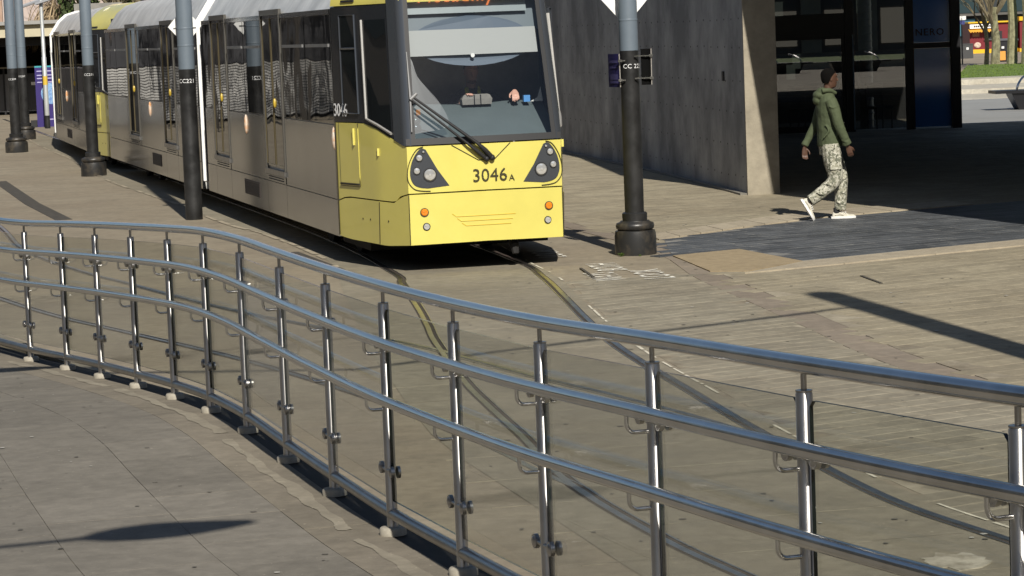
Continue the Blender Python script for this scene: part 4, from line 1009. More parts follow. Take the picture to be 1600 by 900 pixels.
def head(mb, c, yaw, k=1.0, tilt=0.0, beard=False):
    """skull, jaw, nose, lips, ears; c = centre of the head, +x forward before yaw"""
    M = Matrix.Translation(c) @ Matrix.Rotation(yaw, 4, 'Z') @ Matrix.Rotation(tilt, 4, 'Y')
    T = lambda x, y, z: M @ Vector((x*k, y*k, z*k))
    rings = []
    for z, f, b, w_ in ((-.125, .060, .02, .030), (-.112, .082, .045, .050), (-.085, .088, .06, .060), (-.05, .090, .075, .066), (-.01, .094, .092, .072), (.03, .096, .100, .076), (.07, .088, .100, .074), (.10, .065, .082, .060), (.120, .03, .045, .032), (.125, .006, .012, .008)):
        rings.append([T((f if math.cos(a) > 0 else b)*math.cos(a), w_*math.sin(a), z) for a in [2*math.pi*j/20 for j in range(20)]])
    mb.loft(rings)
    mb.tube([T(.088, 0, .022), T(.104, 0, -.01), T(.114, 0, -.030), T(.090, 0, -.040)], [.007*k, .010*k, .014*k, .010*k], 8)
    mb.tube([T(.088, -.022, -.064), T(.095, 0, -.062), T(.088, .022, -.064)], [.005*k, .008*k, .005*k], 6)
    mb.tube([T(.086, -.018, -.074), T(.092, 0, -.075), T(.086, .018, -.074)], [.005*k, .007*k, .005*k], 6)
    mb.tube([T(.088, -.045, .032), T(.099, -.02, .034), T(.099, .02, .034), T(.088, .045, .032)], .008*k, 6)
    for sy in (-1, 1):
        mb.loft([[T(-.005+q*math.cos(a)*.020, sy*(.068+.012*h), -.005+q*math.sin(a)*.032) for a in [2*math.pi*j/12 for j in range(12)]] for q, h in ((.6, 0), (1, .6), (.9, 1.0), (.4, .8))])
    return T
def limb(mb, pts, rad, seg=12): mb.tube(catmull(pts, 5), [r for r in resample([(q,) for q in rad], (len(pts)-1)*5+1) for r in r], seg)
def radii(rad, n): return [interp(i/(n-1)*(len(rad)-1), list(range(len(rad))), rad) for i in range(n)]
def limb(mb, pts, rad, seg=12, flat=None):
    P = catmull(pts, 5); mb.tube(P, radii(rad, len(P)), seg)
def torso(mb, rows, seg=18):
    mb.loft([[(cx+rx*math.cos(a), cy+ry*math.sin(a), z) for a in [2*math.pi*j/seg for j in range(seg)]] for cx, cy, rx, ry, z in rows])

SKIN_D = mat('dark_skin', (.085, .042, .026), .5, var=.1, scale=20)
SKIN_P = mat('pale_skin', (.66, .37, .28), .5, var=.06, scale=20)
M_JACKET = mat('olive_jacket', (.062, .078, .037), .85, var=.10, scale=9, bump=.25, bscale=22)
M_HAIR = mat('black_hair', (.007, .0065, .006), 1.0, bump=.8, bscale=250, spec=.05)
M_SHOE = mat('shoe_fabric', (.58, .55, .46), .7, col2=(.42, .39, .31), scale=24, lo=.5, hi=.62)
M_SOLE = mat('shoe_sole', (.78, .77, .74), .5)
M_COLLAR = mat('shirt_dark', (.02, .02, .022), .8)
def camo():
    m = mat('camouflage', (.30, .29, .22), .85, bump=.3, bscale=35); n = m.node_tree.nodes; l = m.node_tree.links; b = n['Principled BSDF']
    tc = n.new('ShaderNodeTexCoord'); cur = None
    for i, (sc, lo, c) in enumerate(((14, .5, (.42, .41, .33)), (22, .54, (.16, .165, .12)), (31, .58, (.52, .50, .42)), (38, .62, (.09, .09, .065)))):
        sn = n.new('ShaderNodeVectorMath'); sn.operation = 'SNAP'; sn.inputs[1].default_value = (.011, .011, .011); l.new(tc.outputs['Object'], sn.inputs[0])
        ad = n.new('ShaderNodeVectorMath'); ad.inputs[1].default_value = (i*7.3, i*2.1, 0); l.new(sn.outputs[0], ad.inputs[0])
        t = n.new('ShaderNodeTexNoise'); t.inputs['Scale'].default_value = sc; t.inputs['Detail'].default_value = 3; l.new(ad.outputs[0], t.inputs['Vector'])
        g_ = n.new('ShaderNodeMath'); g_.operation = 'GREATER_THAN'; g_.inputs[1].default_value = lo; l.new(t.outputs['Fac'], g_.inputs[0])
        x = n.new('ShaderNodeMix'); x.data_type = 'RGBA'; l.new(g_.outputs[0], x.inputs['Factor']); x.inputs['B'].default_value = (*c, 1)
        if cur: l.new(cur, x.inputs['A'])
        else: x.inputs['A'].default_value = (.30, .29, .22, 1)
        cur = x.outputs['Result']
    l.new(cur, b.inputs['Base Color']); return m
M_CAMO = camo()
# --- man walking past the cafe
man = thing('person', 'man walking past the cafe in an olive hooded jacket, camouflage trousers and white trainers', 'person', (4.06, 32.72, 0.014), R(4))
body = MB()
T = head(body, (-.065, 0, 1.735), R(14), 1.0, R(-2))
body.tube([(-.10, 0, 1.50), (-.09, 0, 1.58), (-.08, 0, 1.66)], [.065, .055, .055], 12)
torso(body, [(-.09, 0, .10, .15, .90), (-.09, 0, .10, .14, 1.05), (-.09, 0, .11, .16, 1.30), (-.10, 0, .09, .17, 1.45), (-.10, 0, .06, .08, 1.53)])
limb(body, [(-.09, -.17, 1.46), (-.01, -.225, 1.17), (.10, -.215, .91)], [.05, .045, .028])
hand(body, (.103, -.216, .90), (.30, .06, -1), (.1, .95, .1), (1, -.1, .2), .185, .5)
limb(body, [(-.12, .17, 1.46), (-.215, .20, 1.18), (-.355, .20, .90)], [.05, .045, .028])
hand(body, (-.357, .20, .885), (-.02, -.02, -1), (.1, -.95, .1), (1, .1, .2), .185, .45)
limb(body, [(-.08, .09, .92), (.06, .10, .52), (.035, .09, .10)], [.08, .055, .035]); limb(body, [(-.08, -.09, .92), (-.05, -.10, .50), (-.375, -.10, .22)], [.08, .055, .035])
obj('body', remeshed(body, 'body', SKIN_D, .0062, 2), man)
hr = MB(); rings = []
for z, f, b, w_ in ((-.055, -.045, .090, .074), (-.01, -.02, .104, .080), (.03, .030, .107, .081), (.065, .088, .107, .079), (.095, .072, .090, .066), (.117, .038, .054, .040), (.127, .008, .015, .010)):
    rings.append([T((f*math.cos(a) if math.cos(a) > 0 else b*math.cos(a)) if f > 0 else min(b*math.cos(a), f), w_*math.sin(a), z) for a in [2*math.pi*j/20 for j in range(20)]])
hr.loft(rings); obj('hair', hr.mesh('hair', M_HAIR, 60), man)
jk = MB()
torso(jk, [(-.075, 0, .158, .195, .905), (-.075, 0, .158, .195, .93), (-.078, 0, .155, .185, 1.08), (-.082, 0, .152, .185, 1.22), (-.09, 0, .148, .195, 1.36), (-.10, 0, .125, .205, 1.45), (-.105, 0, .095, .150, 1.52), (-.105, 0, .078, .085, 1.565), (-.10, 0, .072, .076, 1.59)])
limb(jk, [(-.085, -.16, 1.465), (-.05, -.215, 1.34), (-.01, -.24, 1.17), (.05, -.235, 1.03), (.098, -.218, .925)], [.078, .070, .060, .053, .045])
limb(jk, [(-.11, .150, 1.465), (-.165, .185, 1.32), (-.215, .20, 1.17), (-.29, .205, 1.03), (-.355, .202, .91)], [.075, .066, .056, .048, .042])
limb(jk, [(.078, -.226, .965), (.098, -.218, .925)], [.056, .056]); limb(jk, [(-.338, .206, .95), (-.355, .202, .91)], [.047, .047])
jk.ball((-.20, 0, 1.53), (.075, .115, .06), 16, 10); jk.ball((-.155, 0, 1.57), (.08, .12, .055), 16, 10); jk.ball((-.235, 0, 1.475), (.045, .085, .06), 14, 8)
limb(jk, [(-.18, -.11, 1.585), (-.08, -.10, 1.59), (.0, -.05, 1.55)], [.03, .028, .022]); limb(jk, [(-.18, .11, 1.585), (-.08, .10, 1.59), (.0, .05, 1.55)], [.03, .028, .022])
rr = random.Random(9)
for k in range(9):   # creases
    y0 = -.19 if k % 2 else -.17; x0 = rr.uniform(-.17, .02); z0 = rr.uniform(.98, 1.38)
    limb(jk, [(x0, y0+.012, z0), (x0+rr.uniform(-.02, .05), y0+.004, z0-.08), (x0+rr.uniform(-.03, .08), y0+.016, z0-.17)], [.006, .016, .006], 8)
for k in range(7):
    s = k/6; x = -.07+.14*s; z = 1.38-.42*s; limb(jk, [(x-.055, -.265+.02*abs(s-.5), z+.02), (x, -.288+.03*abs(s-.5), z), (x+.05, -.255, z+.025)], [.006, .012, .006], 8)
obj('jacket', remeshed(jk, 'jacket', M_JACKET, .0075, 3, (.012, .09)), man)
tr = MB()
torso(tr, [(-.085, 0, .125, .175, .80), (-.085, 0, .13, .18, .90), (-.085, 0, .125, .17, 1.0)])
limb(tr, [(-.075, .085, .93), (-.01, .10, .74), (.062, .10, .53), (.062, .095, .34), (.045, .09, .105)], [.118, .108, .088, .080, .072])
limb(tr, [(-.085, -.085, .93), (-.075, -.10, .74), (-.045, -.10, .50), (-.20, -.10, .355), (-.365, -.10, .245)], [.122, .112, .088, .078, .070])
for q, (x, z) in enumerate(((.03, .60), (.09, .50), (.08, .33), (.05, .2))): limb(tr, [(x-.06, .03, z+.01), (x-.01, .015, z-.01), (x+.04, .03, z+.015)], [.006, .013, .006], 8)
for x, z in ((-.10, .68), (-.06, .58), (-.14, .44), (-.25, .33)): limb(tr, [(x-.05, -.175, z+.025), (x, -.19, z), (x+.045, -.175, z-.015)], [.006, .014, .006], 8)
tr.box(-.12, .02, -.21, -.15, .62, .77)
obj('trousers', remeshed(tr, 'trousers', M_CAMO, .0075, 3, (.010, .06)), man)
def shoe(M, parent):
    rows = [(-.085, .028, .055), (-.07, .038, .085), (-.03, .040, .098), (.02, .041, .088), (.07, .045, .066), (.12, .047, .052), (.165, .040, .045), (.195, .022, .036)]
    up = MB(); so_ = MB()
    up.loft([[M @ Vector((x, w_*math.cos(a), max(.020, .020+(h-.020)*math.sin(a)) if math.sin(a) > 0 else .018)) for a in [2*math.pi*j/14 for j in range(14)]] for x, w_, h in rows])
    so_.loft([[M @ Vector((x, y, z)) for y, z in ((-w_-.006, 0), (w_+.006, 0), (w_+.007, .026), (-w_-.007, .026))] for x, w_, h in [(-.10, .026, 0)]+rows+[(.205, .014, 0)]])
    s_ = up.build('shoe', M_SHOE, parent, smooth=60); so_.build('sole', M_SOLE, s_, smooth=40)
    st = MB()
    for x in (.03, .055, .08): st.tube([M @ Vector((x, -.036, .075-.25*(x-.03))), M @ Vector((x, 0, .096-.36*(x-.03))), M @ Vector((x, .036, .075-.25*(x-.03)))], .005, 5)
    st.build('laces', M_WHITE, s_)
    sk_ = MB(); sk_.tube([M @ Vector((-.03, 0, .07)), M @ Vector((-.03, 0, .13))], [.042, .040], 10); sk_.build('sock', M_COLLAR, s_)
    # grey side flash
    fl = MB(); fl.loft([[M @ Vector((x, -.0475, z)) for x, z in ((-.06, .04), (.0, .045), (.06, .035))], [M @ Vector((x, -.046, z)) for x, z in ((-.055, .058), (.0, .066), (.06, .05))]], closed=False); fl.build('side_flash', M_SHOE, s_, smooth=0)
shoe(Matrix.Translation((.03, .09, .0)) @ Matrix.Rotation(R(-4), 4, 'Z'), man)
shoe(Matrix.Translation((-.435, -.10, .176)) @ Matrix.Rotation(R(60), 4, 'Y'), man)

# --- driver behind the windscreen (sits in the front tram)
dx, dy = tram_w(.17, 1.20)
drv = thing('person', 'tram driver seated behind the windscreen in a dark jacket with a yellow collar', 'person', (dx, dy, 0), TRAM_A+R(-90))
b_ = MB(); T2 = head(b_, (.03, 0, 2.06), R(-4), 1.0, R(6))
b_.tube([(-.02, 0, 1.86), (.0, 0, 1.92), (.02, 0, 2.0)], [.06, .055, .055], 12)
torso(b_, [(-.03, 0, .12, .18, 1.25), (-.03, 0, .12, .19, 1.6), (-.03, 0, .10, .19, 1.80), (-.03, 0, .06, .08, 1.88)])
limb(b_, [(-.02, -.19, 1.79), (.16, -.30, 1.60), (.44, -.20, 1.765)], [.05, .045, .028]); hand(b_, (.45, -.198, 1.772), (.6, .3, .55), (.3, .2, -.9), (.1, 1, .1), .19, .7)
limb(b_, [(-.02, .19, 1.79), (.18, .40, 1.64), (.44, .375, 1.83)], [.05, .045, .028]); hand(b_, (.45, .373, 1.838), (.75, -.12, -.40), (.1, 0, -1), (.1, -1, .1), .20, .55)
limb(b_, [(-.02, -.1, 1.28), (.35, -.12, 1.30), (.42, -.12, 1.05)], [.08, .06, .05]); limb(b_, [(-.02, .1, 1.28), (.35, .12, 1.30), (.42, .12, 1.05)], [.08, .06, .05])
obj('body', remeshed(b_, 'driver_body', SKIN_P, .0065, 2), drv)
hr = MB(); rings = []
for z, f, b, w_ in ((.03, .02, .108, .083), (.07, .086, .108, .081), (.10, .072, .092, .067), (.122, .036, .054, .039), (.133, .008, .015, .010)):
    rings.append([T2((f if math.cos(a) > 0 else b)*math.cos(a), w_*math.sin(a), z) for a in [2*math.pi*j/20 for j in range(20)]])
hr.loft(rings); obj('hair', hr.mesh('hair', mat('brown_hair', (.05, .03, .02), .8), 60), drv)
bd = MB(); bd.loft([[T2(x*1.02, y*1.03, z) for x, y, z in ((.088, -.03, -.085), (.098, 0, -.09), (.088, .03, -.085))], [T2(x, y, z) for x, y, z in ((.07, -.05, -.112), (.086, 0, -.126), (.07, .05, -.112))]], closed=False)
obj('beard', bd.mesh('beard', mat('brown_beard', (.16, .07, .035), .9), 0), drv)
jd = MB(); torso(jd, [(-.03, 0, .15, .22, 1.22), (-.03, 0, .15, .23, 1.5), (-.03, 0, .13, .23, 1.74), (-.03, 0, .09, .16, 1.84), (-.03, 0, .07, .085, 1.885)])
limb(jd, [(-.02, -.18, 1.78), (.16, -.31, 1.60), (.40, -.215, 1.74)], [.075, .068, .048]); limb(jd, [(-.02, .18, 1.78), (.18, .41, 1.64), (.40, .378, 1.81)], [.075, .068, .048])
obj('jacket', remeshed(jd, 'driver_jacket', mat('black_jacket', (.022, .023, .026), .8), .009, 3), drv)
cl = MB()
for sy in (-1, 1): cl.loft([[(.05, sy*.085, 1.89), (.085, sy*.055, 1.90)], [(.105, sy*.09, 1.80), (.12, sy*.035, 1.80)], [(.12, sy*.05, 1.72), (.125, sy*.02, 1.72)]], closed=False)
obj('collar', cl.mesh('collar', mat('hi_vis', (.72, .72, .06), .6), 0), drv)
bag = MB(); bag.box(-.06, .06, -.14, .14, 0, .09)
bo = MB(); bo.loft([[(x*.16*k, y*.05*k, z) for x, y in ((-1, -1), (1, -1), (1, 1), (-1, 1))] for z, k in ((0, 1), (.06, 1.05), (.10, .9), (.11, .75))])
bx_, by_ = tram_w(.10, .70)
bagt = thing('cab_bag', 'grey bag lying on the dashboard in front of the driver', 'bag', (bx_, by_, 1.715), TRAM_A)
obj('bag_body', bo.mesh('bag_body', mat('bag_grey', (.20, .19, .175), .8, var=.1, scale=20), 0), bagt)
for x in (-.03, .04): MB().tube([(x, -.056, 0), (x, -.054, .10), (x, .05, .112)], .006, 5).build('bag_strap', M_RUBBER, bagt)

# ================================================================== PLAZA AND GARDENS BEYOND, RIGHT
far = struct(MB().prism([(10.0, 59.5), (60, 52), (70, 82), (12.5, 75.5)], -.03, .007).build('far_plaza', mat('far_grey', (.25, .25, .24), .8, var=.08, scale=.8), smooth=0))
struct(MB().prism([(12.0, 75.6), (70, 82.1), (70, 88), (13.8, 80.5)], -.03, .012).build('far_path', M_FAR, smooth=0))
def step_row(x0, y0, x1, y1, dp, z0, z1, name):
    n = 14; o = None; root = struct(bpy.data.objects.new(name, None)); COL.objects.link(root)
    d = Vector((x1-x0, y1-y0)); L = d.length; d.normalize(); nn = Vector((-d.y, d.x))
    for k in range(n):
        a = Vector((x0, y0))+d*(L*k/n+.01); b = Vector((x0, y0))+d*(L*(k+1)/n-.01)
        MB().prism([tuple(a), tuple(b), tuple(b+nn*dp), tuple(a+nn*dp)], z0, z1).build('kerb_block', M_FAR, root, smooth=0)
step_row(13.6, 80.6, 50, 85.5, 4.8, -.02, .15, 'lower_kerb'); step_row(14.4, 85.5, 50, 90.3, 2.2, .10, .32, 'upper_kerb')
lawn_p = [(14.8, 87.7), (60, 94), (70, 116), (19.0, 109)]
lawn = struct(MB().prism(lawn_p, .0, .30).build('lawn', M_GRASSM, smooth=0))
mb = MB(); rr = random.Random(3)
for k in range(9000):
    x = rr.uniform(14, 32); y = rr.uniform(87, 112)
    if inpoly(x, y, lawn_p): h = rr.uniform(.02, .05); a = rr.uniform(0, 3.1); mb.add([(x-.02*math.cos(a), y-.02*math.sin(a), .30), (x+.02*math.cos(a), y+.02*math.sin(a), .30), (x+rr.uniform(-.03, .03), y, .30+h)], [(0, 1, 2)])
g_ = mb.build('lawn_blades', M_GRASSM, lawn, smooth=0); g_['kind'] = 'stuff'
struct(MB().prism([(17.5, 109.2), (70, 116.2), (90, 240), (20, 240)], -.03, .10).build('gravel_walk', mat('gravel_brown', (.26, .215, .16), .9, var=.22, scale=.6), smooth=0))
# black bench with a bright arm
def bench(x, y, rz, lab, grp='black benches with steel arms'):
    t = thing('park_bench', lab, 'bench', (x, y, 0), rz, grp)
    MB().loft([[(-1.1*k+s_, yy, z) for yy in (-.35*k, .35*k)][::1]+[(1.1*k+s_, yy, z) for yy in (.35*k, -.35*k)] for z, k, s_ in ((.0, .84, 0), (.36, 1, 0), (.42, 1.02, 0))]).build('plinth', mat('bench_black', (.014, .014, .016), .3), t, smooth=0)
    MB().box(-1.55, 1.2, -.42, .42, .425, .50).build('seat', mat('bench_black', (.014, .014, .016), .3), t, smooth=0)
    for s_ in (-1.0, .1):
        MB().tube(catmull([(s_, -.36, .50), (s_+.05, -.30, .64), (s_+.25, .05, .80), (s_+.5, .35, .86)], 5), .03, 8).build('arm', M_STEEL, t)
bench(13.75, 66.7, R(2), 'black bench with a curved steel arm at the right edge, near the lawn')
# trees
M_BARK = mat('mossy_bark', (.165, .15, .085), .9, col2=(.30, .29, .17), scale=7, bump=.5, bscale=20)
M_TWIG = mat('twig', (.15, .125, .075), .9, var=.2, scale=4)
def bare_tree(x, y, h, r, lab, seed, fork=2.0, group='bare trees in the gardens', z0=.1, spread=.45, bark=None):
    rr = random.Random(seed); t = thing('bare_tree', lab, 'tree', (x, y, z0), 0, group); tw = MB()
    MB().tube([(0, 0, 0), (.01*h, 0, fork*.5), (0, .01, fork), (.02, 0, fork+.6)], [r*1.15, r, r*.85, r*.6], 10).build('trunk', bark or M_BARK, t)
    def grow(p, d, L, rad, lev):
        pts = [p]; q = p
        for k in range(3):
            d = (d+Vector((rr.gauss(0, .12), rr.gauss(0, .12), .06))).normalized(); q = q+d*L/3; pts.append(q)
        tw.tube(pts, [rad, rad*.85, rad*.7, rad*.5], 5 if lev < 2 else 4)
        if lev < 4:
            for k in range(3 if lev < 3 else 4):
                nd = (d+Vector((rr.gauss(0, spread), rr.gauss(0, spread), rr.gauss(.1, .25)))).normalized(); grow(pts[rr.randint(1, 3)], nd, L*rr.uniform(.6, .85), rad*.52, lev+1)
    for k in range(5):
        a = 2*math.pi*k/5+rr.random(); grow(Vector((0, 0, fork*rr.uniform(.8, 1.15))), Vector((math.cos(a)*.7, math.sin(a)*.5, 1.1)).normalized(), (h-fork)*.40, r*.5, 0)
    tw.build('branches', M_TWIG, t, smooth=0)
    return t
bare_tree(21.5, 116.5, 6.5, .19, 'thick mossy tree trunk with a pale lower half in front of the kiosk', 1, 1.95)
bare_tree(21.30, 117.5, 5.5, .10, 'thin dark tree trunk close beside the thick mossy trunk', 2, 1.7)
bare_tree(20.72, 108.6, 9, .20, 'left trunk of the grey pair of trees at the right edge', 3, 3.8)
bare_tree(21.15, 107.6, 9, .23, 'right trunk of the grey pair of trees, largest at the right edge', 4, 4.2)
# litter bin
bt = thing('litter_bin', 'black litter bin with an orange notice standing behind the tree trunks', 'bin', (23.45, 124.2, .1), R(3))
mb = MB(); mb.box(-.45, .45, -.35, .35, 0, .98); mb.build('casing', mat('bin_black', (.012, .012, .016), .4), bt, smooth=0)
MB().loft([[(x*.5*k, y*.4*k, z) for x, y in ((-1, -1), (1, -1), (1, 1), (-1, 1))] for z, k in ((.985, 1), (1.03, 1.0), (1.08, .85))]).build('lid', mat('bin_lid', (.10, .10, .11), .4), bt, smooth=0)
bx(-.40, -.12, -.372, -.352, .08, .50, 'notice', mat('notice_orange', (.65, .30, .05), .6), bt); bx(.02, .14, -.372, -.352, .66, .82, 'slot_label', M_WHITE, bt); bx(-.30, -.18, -.372, -.352, .62, .72, 'slot_label', M_WHITE, bt)
# kiosk
M_RED = mat('kiosk_red', (.16, .008, .014), .5); M_KY = mat('kiosk_yellow', (.72, .42, .01), .5)
kt = thing('food_kiosk', 'dark red food kiosk with a yellow base, white name board and striped awning', 'kiosk', (27.3, 151.5, .05), R(2))
bx(-.75, 1.95, 0, 2.2, .28, 1.75, 'body', M_RED, kt); bx(-.80, 2.0, -.04, 2.2, .0, .277, 'base', M_KY, kt); bx(-.85, 2.05, -.15, 2.25, 1.76, 1.84, 'roof', M_KY, kt)
nb = bx(-.78, .62, -.22, -.16, 1.46, 1.70, 'name_board', M_WHITE, kt)
for k in range(9): bx(-.55+.11*k, -.48+.11*k+.01, -.226, -.221, 1.53, 1.63, 'board_stroke', M_RUBBER, nb)
aw = MB()
for k in range(11): x = -.85+.15*k; aw.add([(x, -.05, 1.44), (x+.15, -.05, 1.44), (x+.15, -.45, 1.30), (x, -.45, 1.30), (x+.075, -.45, 1.22)], [(0, 1, 2, 3), (3, 2, 4)])
aw.build('awning', mat('awning_orange', (.70, .33, .03), .7), kt, smooth=0)
bx(.10, 1.1, -.02, .02, .82, 1.28, 'hatch', M_RUBBER, kt); bx(.05, 1.15, -.12, -.02, .78, .82, 'counter', M_STEELD, kt); bx(-.6, -.2, -.015, -.005, 1.0, 1.2, 'menu', mat('menu_tan', (.35, .2, .12), .7), kt)
mb = MB(); mb.ball((-.32, -.03, .52), (.20, .03, .16), 12, 7); mb.build('round_print', mat('print_cream', (.55, .42, .34), .7, var=.4, scale=9), kt)
k2 = thing('ticket_kiosk', 'red kiosk end with a glowing vertical sign and yellow top beside the food kiosk', 'kiosk', (29.45, 151.2, .05), R(2))
bx(-.1, 3.4, 0, 2.4, .25, 1.80, 'body', M_RED, k2); bx(-.14, 3.45, -.05, 2.4, .0, .247, 'base', M_KY, k2); bx(-.14, 3.45, -.10, 2.45, 1.81, 2.04, 'fascia', M_KY, k2)
for c_ in range(2):
    for k in range(7): bx(.42+.20*c_, .56+.20*c_, -.02, -.005, .62+.14*k+.02*c_, .72+.14*k+.02*c_, 'sign_letter', mat('bulb_orange', (.8, .35, .05), .5, emit=(1, .45, .08, .8)), k2)
# finger post, box, and dark building behind the kiosk
ft = thing('finger_post', 'white and blue direction sign on a slim post beside the cafe corner', 'sign', (20.85, 121, .1), 0)
MB().tube([(0, 0, 0), (0, 0, 2.1)], .035, 8).build('post', M_RUBBER, ft); bx(-.28, .20, -.03, .0, 2.02, 2.20, 'arm', M_WHITE, ft); bx(-.24, .14, -.03, .0, 1.82, 1.99, 'arm', mat('arm_blue', (.05, .06, .22), .5), ft); bx(-.48, -.30, -.03, 0, 1.75, 2.45, 'panel', mat('panel_yellow', (.65, .5, .08), .5), ft)
ct = thing('cable_box', 'grey street cabinet standing at the cafe corner by the kiosk', 'cabinet', (23.7, 136.5, .1), 0); bx(-.35, .35, -.2, .2, 0, .70, 'casing', mat('cabinet', (.05, .05, .05), .5), ct); bx(-.37, .37, -.22, .22, .705, .76, 'lid', mat('cabinet', (.05, .05, .05), .5), ct); bx(.0, .12, -.22, -.205, .45, .57, 'label_plate', M_WHITE, ct)
M_GB = mat('green_black', (.014, .018, .02), .6, var=.3, scale=.3); M_WIN = mat('far_window', (.02, .03, .035), .06, spec=.8)
def block(name, lab, x0, x1, y, h, m, z0=0, rows=(), cols=8, pane=M_WIN, deep=14, frame=None):
    t = thing(name, lab, 'building', (0, 0, 0)); bx(x0, x1, y, y+deep, z0, h, 'wall', m, t)
    fm = None
    for z, zh in rows:
        for k in range(cols):
            a = x0+(x1-x0)*(k+.18)/cols; b = x0+(x1-x0)*(k+.82)/cols; fo = bx(a-.08, b+.08, y-.10, y-.005, z-.08, z+zh+.08, 'window', frame or m, t); bx(a, b, y-.13, y-.105, z, z+zh, 'pane', pane, fo)
    return t
block('shop_building', 'dark shop building behind the food kiosk, with small pale blue window', 24, 60, 175, 9, M_GB, rows=((2.4, 1.1), (4.4, 1.2)), cols=9, pane=mat('pane_teal', (.02, .04, .045), .3))
bs = bpy.data.objects['shop_building']; bx(30.0, 31.0, 174.8, 174.99, .9, 2.0, 'window', mat('pane_blue', (.05, .16, .22), .3), bs); bx(24, 60, 174.4, 174.99, 2.2, 2.35, 'ledge', mat('ledge', (.09, .085, .075), .7), bs)

# ================================================================== BACKGROUND LEFT
M_BRICK = mat('pink_brick', (.36, .235, .17), .85, col2=(.50, .36, .27), scale=.9, bump=.2, bscale=8)
M_CREAM = mat('cream_concrete', (.48, .43, .30), .8, var=.12, scale=.8)
hb = thing('brick_building', 'pinkish brick building with a cream canopy over a dark opening at the left edge', 'building', (0, 0, 0))
bx(-40, 6, 112, 120, 2.7, 12, 'wall', M_BRICK, hb); bx(-40, 6, 119.5, 120, 0, 2.69, 'recess_wall', mat('recess', (.012, .011, .010), .9), hb)
bx(-40, 6, 111.4, 111.99, 12.02, 12.4, 'cornice', M_CREAM, hb)
for k in range(9):
    for z in (4.0, 7.4):
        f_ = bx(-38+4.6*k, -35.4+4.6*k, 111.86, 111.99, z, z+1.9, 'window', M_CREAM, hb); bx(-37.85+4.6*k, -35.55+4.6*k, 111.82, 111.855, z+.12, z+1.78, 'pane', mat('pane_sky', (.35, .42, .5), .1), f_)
cp = thing('entrance_canopy', 'cream concrete canopy on two struts above the dark opening', 'canopy', (0, 0, 0))
bx(-24, -14.1, 98, 104, 2.92, 3.36, 'fascia', M_CREAM, cp); bx(-24.2, -13.9, 97.8, 104.2, 3.37, 3.50, 'slab', mat('slab_grey', (.30, .29, .27), .8), cp); bx(-24, -14.1, 98.4, 111, 2.6, 2.91, 'soffit', mat('recess', (.012, .011, .010), .9), cp)
for x in (-18.0, -15.1): MB().tube([(x, 97.9, 3.36), (x+.25, 97.9, 2.92)], .06, 6).build('strut', M_RUBBER, cp)
bx(-24, -10.5, 106, 106.2, 0, 3.0, 'back_wall', mat('recess', (.012, .011, .010), .9), cp)
sf = thing('glass_screen', 'grey panelled screens standing under the dark opening', 'screen', (0, 0, 0))
rr = random.Random(8)
for k in range(12):
    x = -24+.83*k; c_ = [(.10, .10, .105), (.17, .17, .175), (.05, .05, .055), (.20, .23, .25), (.13, .125, .12)][k % 5]
    p_ = bx(x+.03, x+.80, 101.5, 101.56, .12, 1.55, 'screen_panel', mat('screen_%d' % (k % 5), c_, .35), sf); bx(x-.03, x+.03, 101.46, 101.6, 0, 1.75, 'screen_post', M_RUBBER, sf)
    if k % 3 == 1: bx(x+.2, x+.6, 101.48, 101.495, 1.1, 1.22, 'notice', M_WHITE, p_)
bx(-24, -14, 101.46, 101.6, 1.76, 1.82, 'screen_rail', mat('screen_rail', (.25, .23, .18), .5), sf)
# totem
tt = thing('information_totem', 'purple and blue information totem with a round map beside the second tram', 'sign', (-14.42, 84.5, 0), R(8))
M_PUR = mat('totem_purple', (.035, .022, .14), .4)
bx(-.42, .42, -.06, .06, .0, 1.88, 'panel', M_PUR, tt); bx(-.42, .42, -.065, .065, 1.882, 1.93, 'cap', mat('totem_teal', (.05, .32, .36), .4), tt)
mb = MB(); mb.disc((.08, -.061, 1.05), (0, -1, 0), .34, .006, 24); mb.build('round_map', mat('map_blue', (.08, .17, .42), .4, col2=(.35, .55, .75), scale=9), tt)
for z, x0, x1 in ((1.75, -.36, .1), (1.62, -.36, .3), (1.52, -.36, .2), (1.40, -.36, .34), (.22, -.1, .2)): bx(x0, x1, -.068, -.061, z, z+.03, 'print_line', mat('print_pale', (.45, .42, .65), .5), tt)
bx(-.62, -.43, -.2, .2, 0, .22, 'foot', M_RUBBER, tt)
# slim lamp post
lt = thing('lamp_post', 'slim silver lamp post with a black foot, left of the totem', 'lamp post', (-14.22, 82.7, 0), 0)
MB().lathe([(.085, 0), (.085, .40)], 14).build('foot', M_POLEB, lt); MB().lathe([(.075, .401), (.072, 2.2), (.06, 2.22), (.055, 4.9)], 14).build('shaft', mat('lamp_silver', (.46, .47, .46), .4, .3, var=.1, scale=4), lt)
mb = MB(); mb.lathe([(.076, 1.35), (.076, 1.62)], 12); mb.build('sticker', mat('sticker_yellow', (.62, .42, .05), .6), lt)
mb = MB(); mb.tube([(-1.0, 0, 3.66), (.0, 0, 3.98)], .05, 6); mb.add([(-.16, -.2, 3.82), (.40, -.2, 3.98), (.40, .2, 3.98), (-.16, .2, 3.82), (-.16, -.2, 3.88), (.40, -.2, 4.04), (.40, .2, 4.04), (-.16, .2, 3.88)], [(0, 3, 2, 1), (4, 5, 6, 7), (0, 1, 5, 4), (1, 2, 6, 5), (2, 3, 7, 6), (3, 0, 4, 7)]); mb.build('bracket', mat('bracket_grey', (.30, .31, .33), .5), lt, smooth=0)
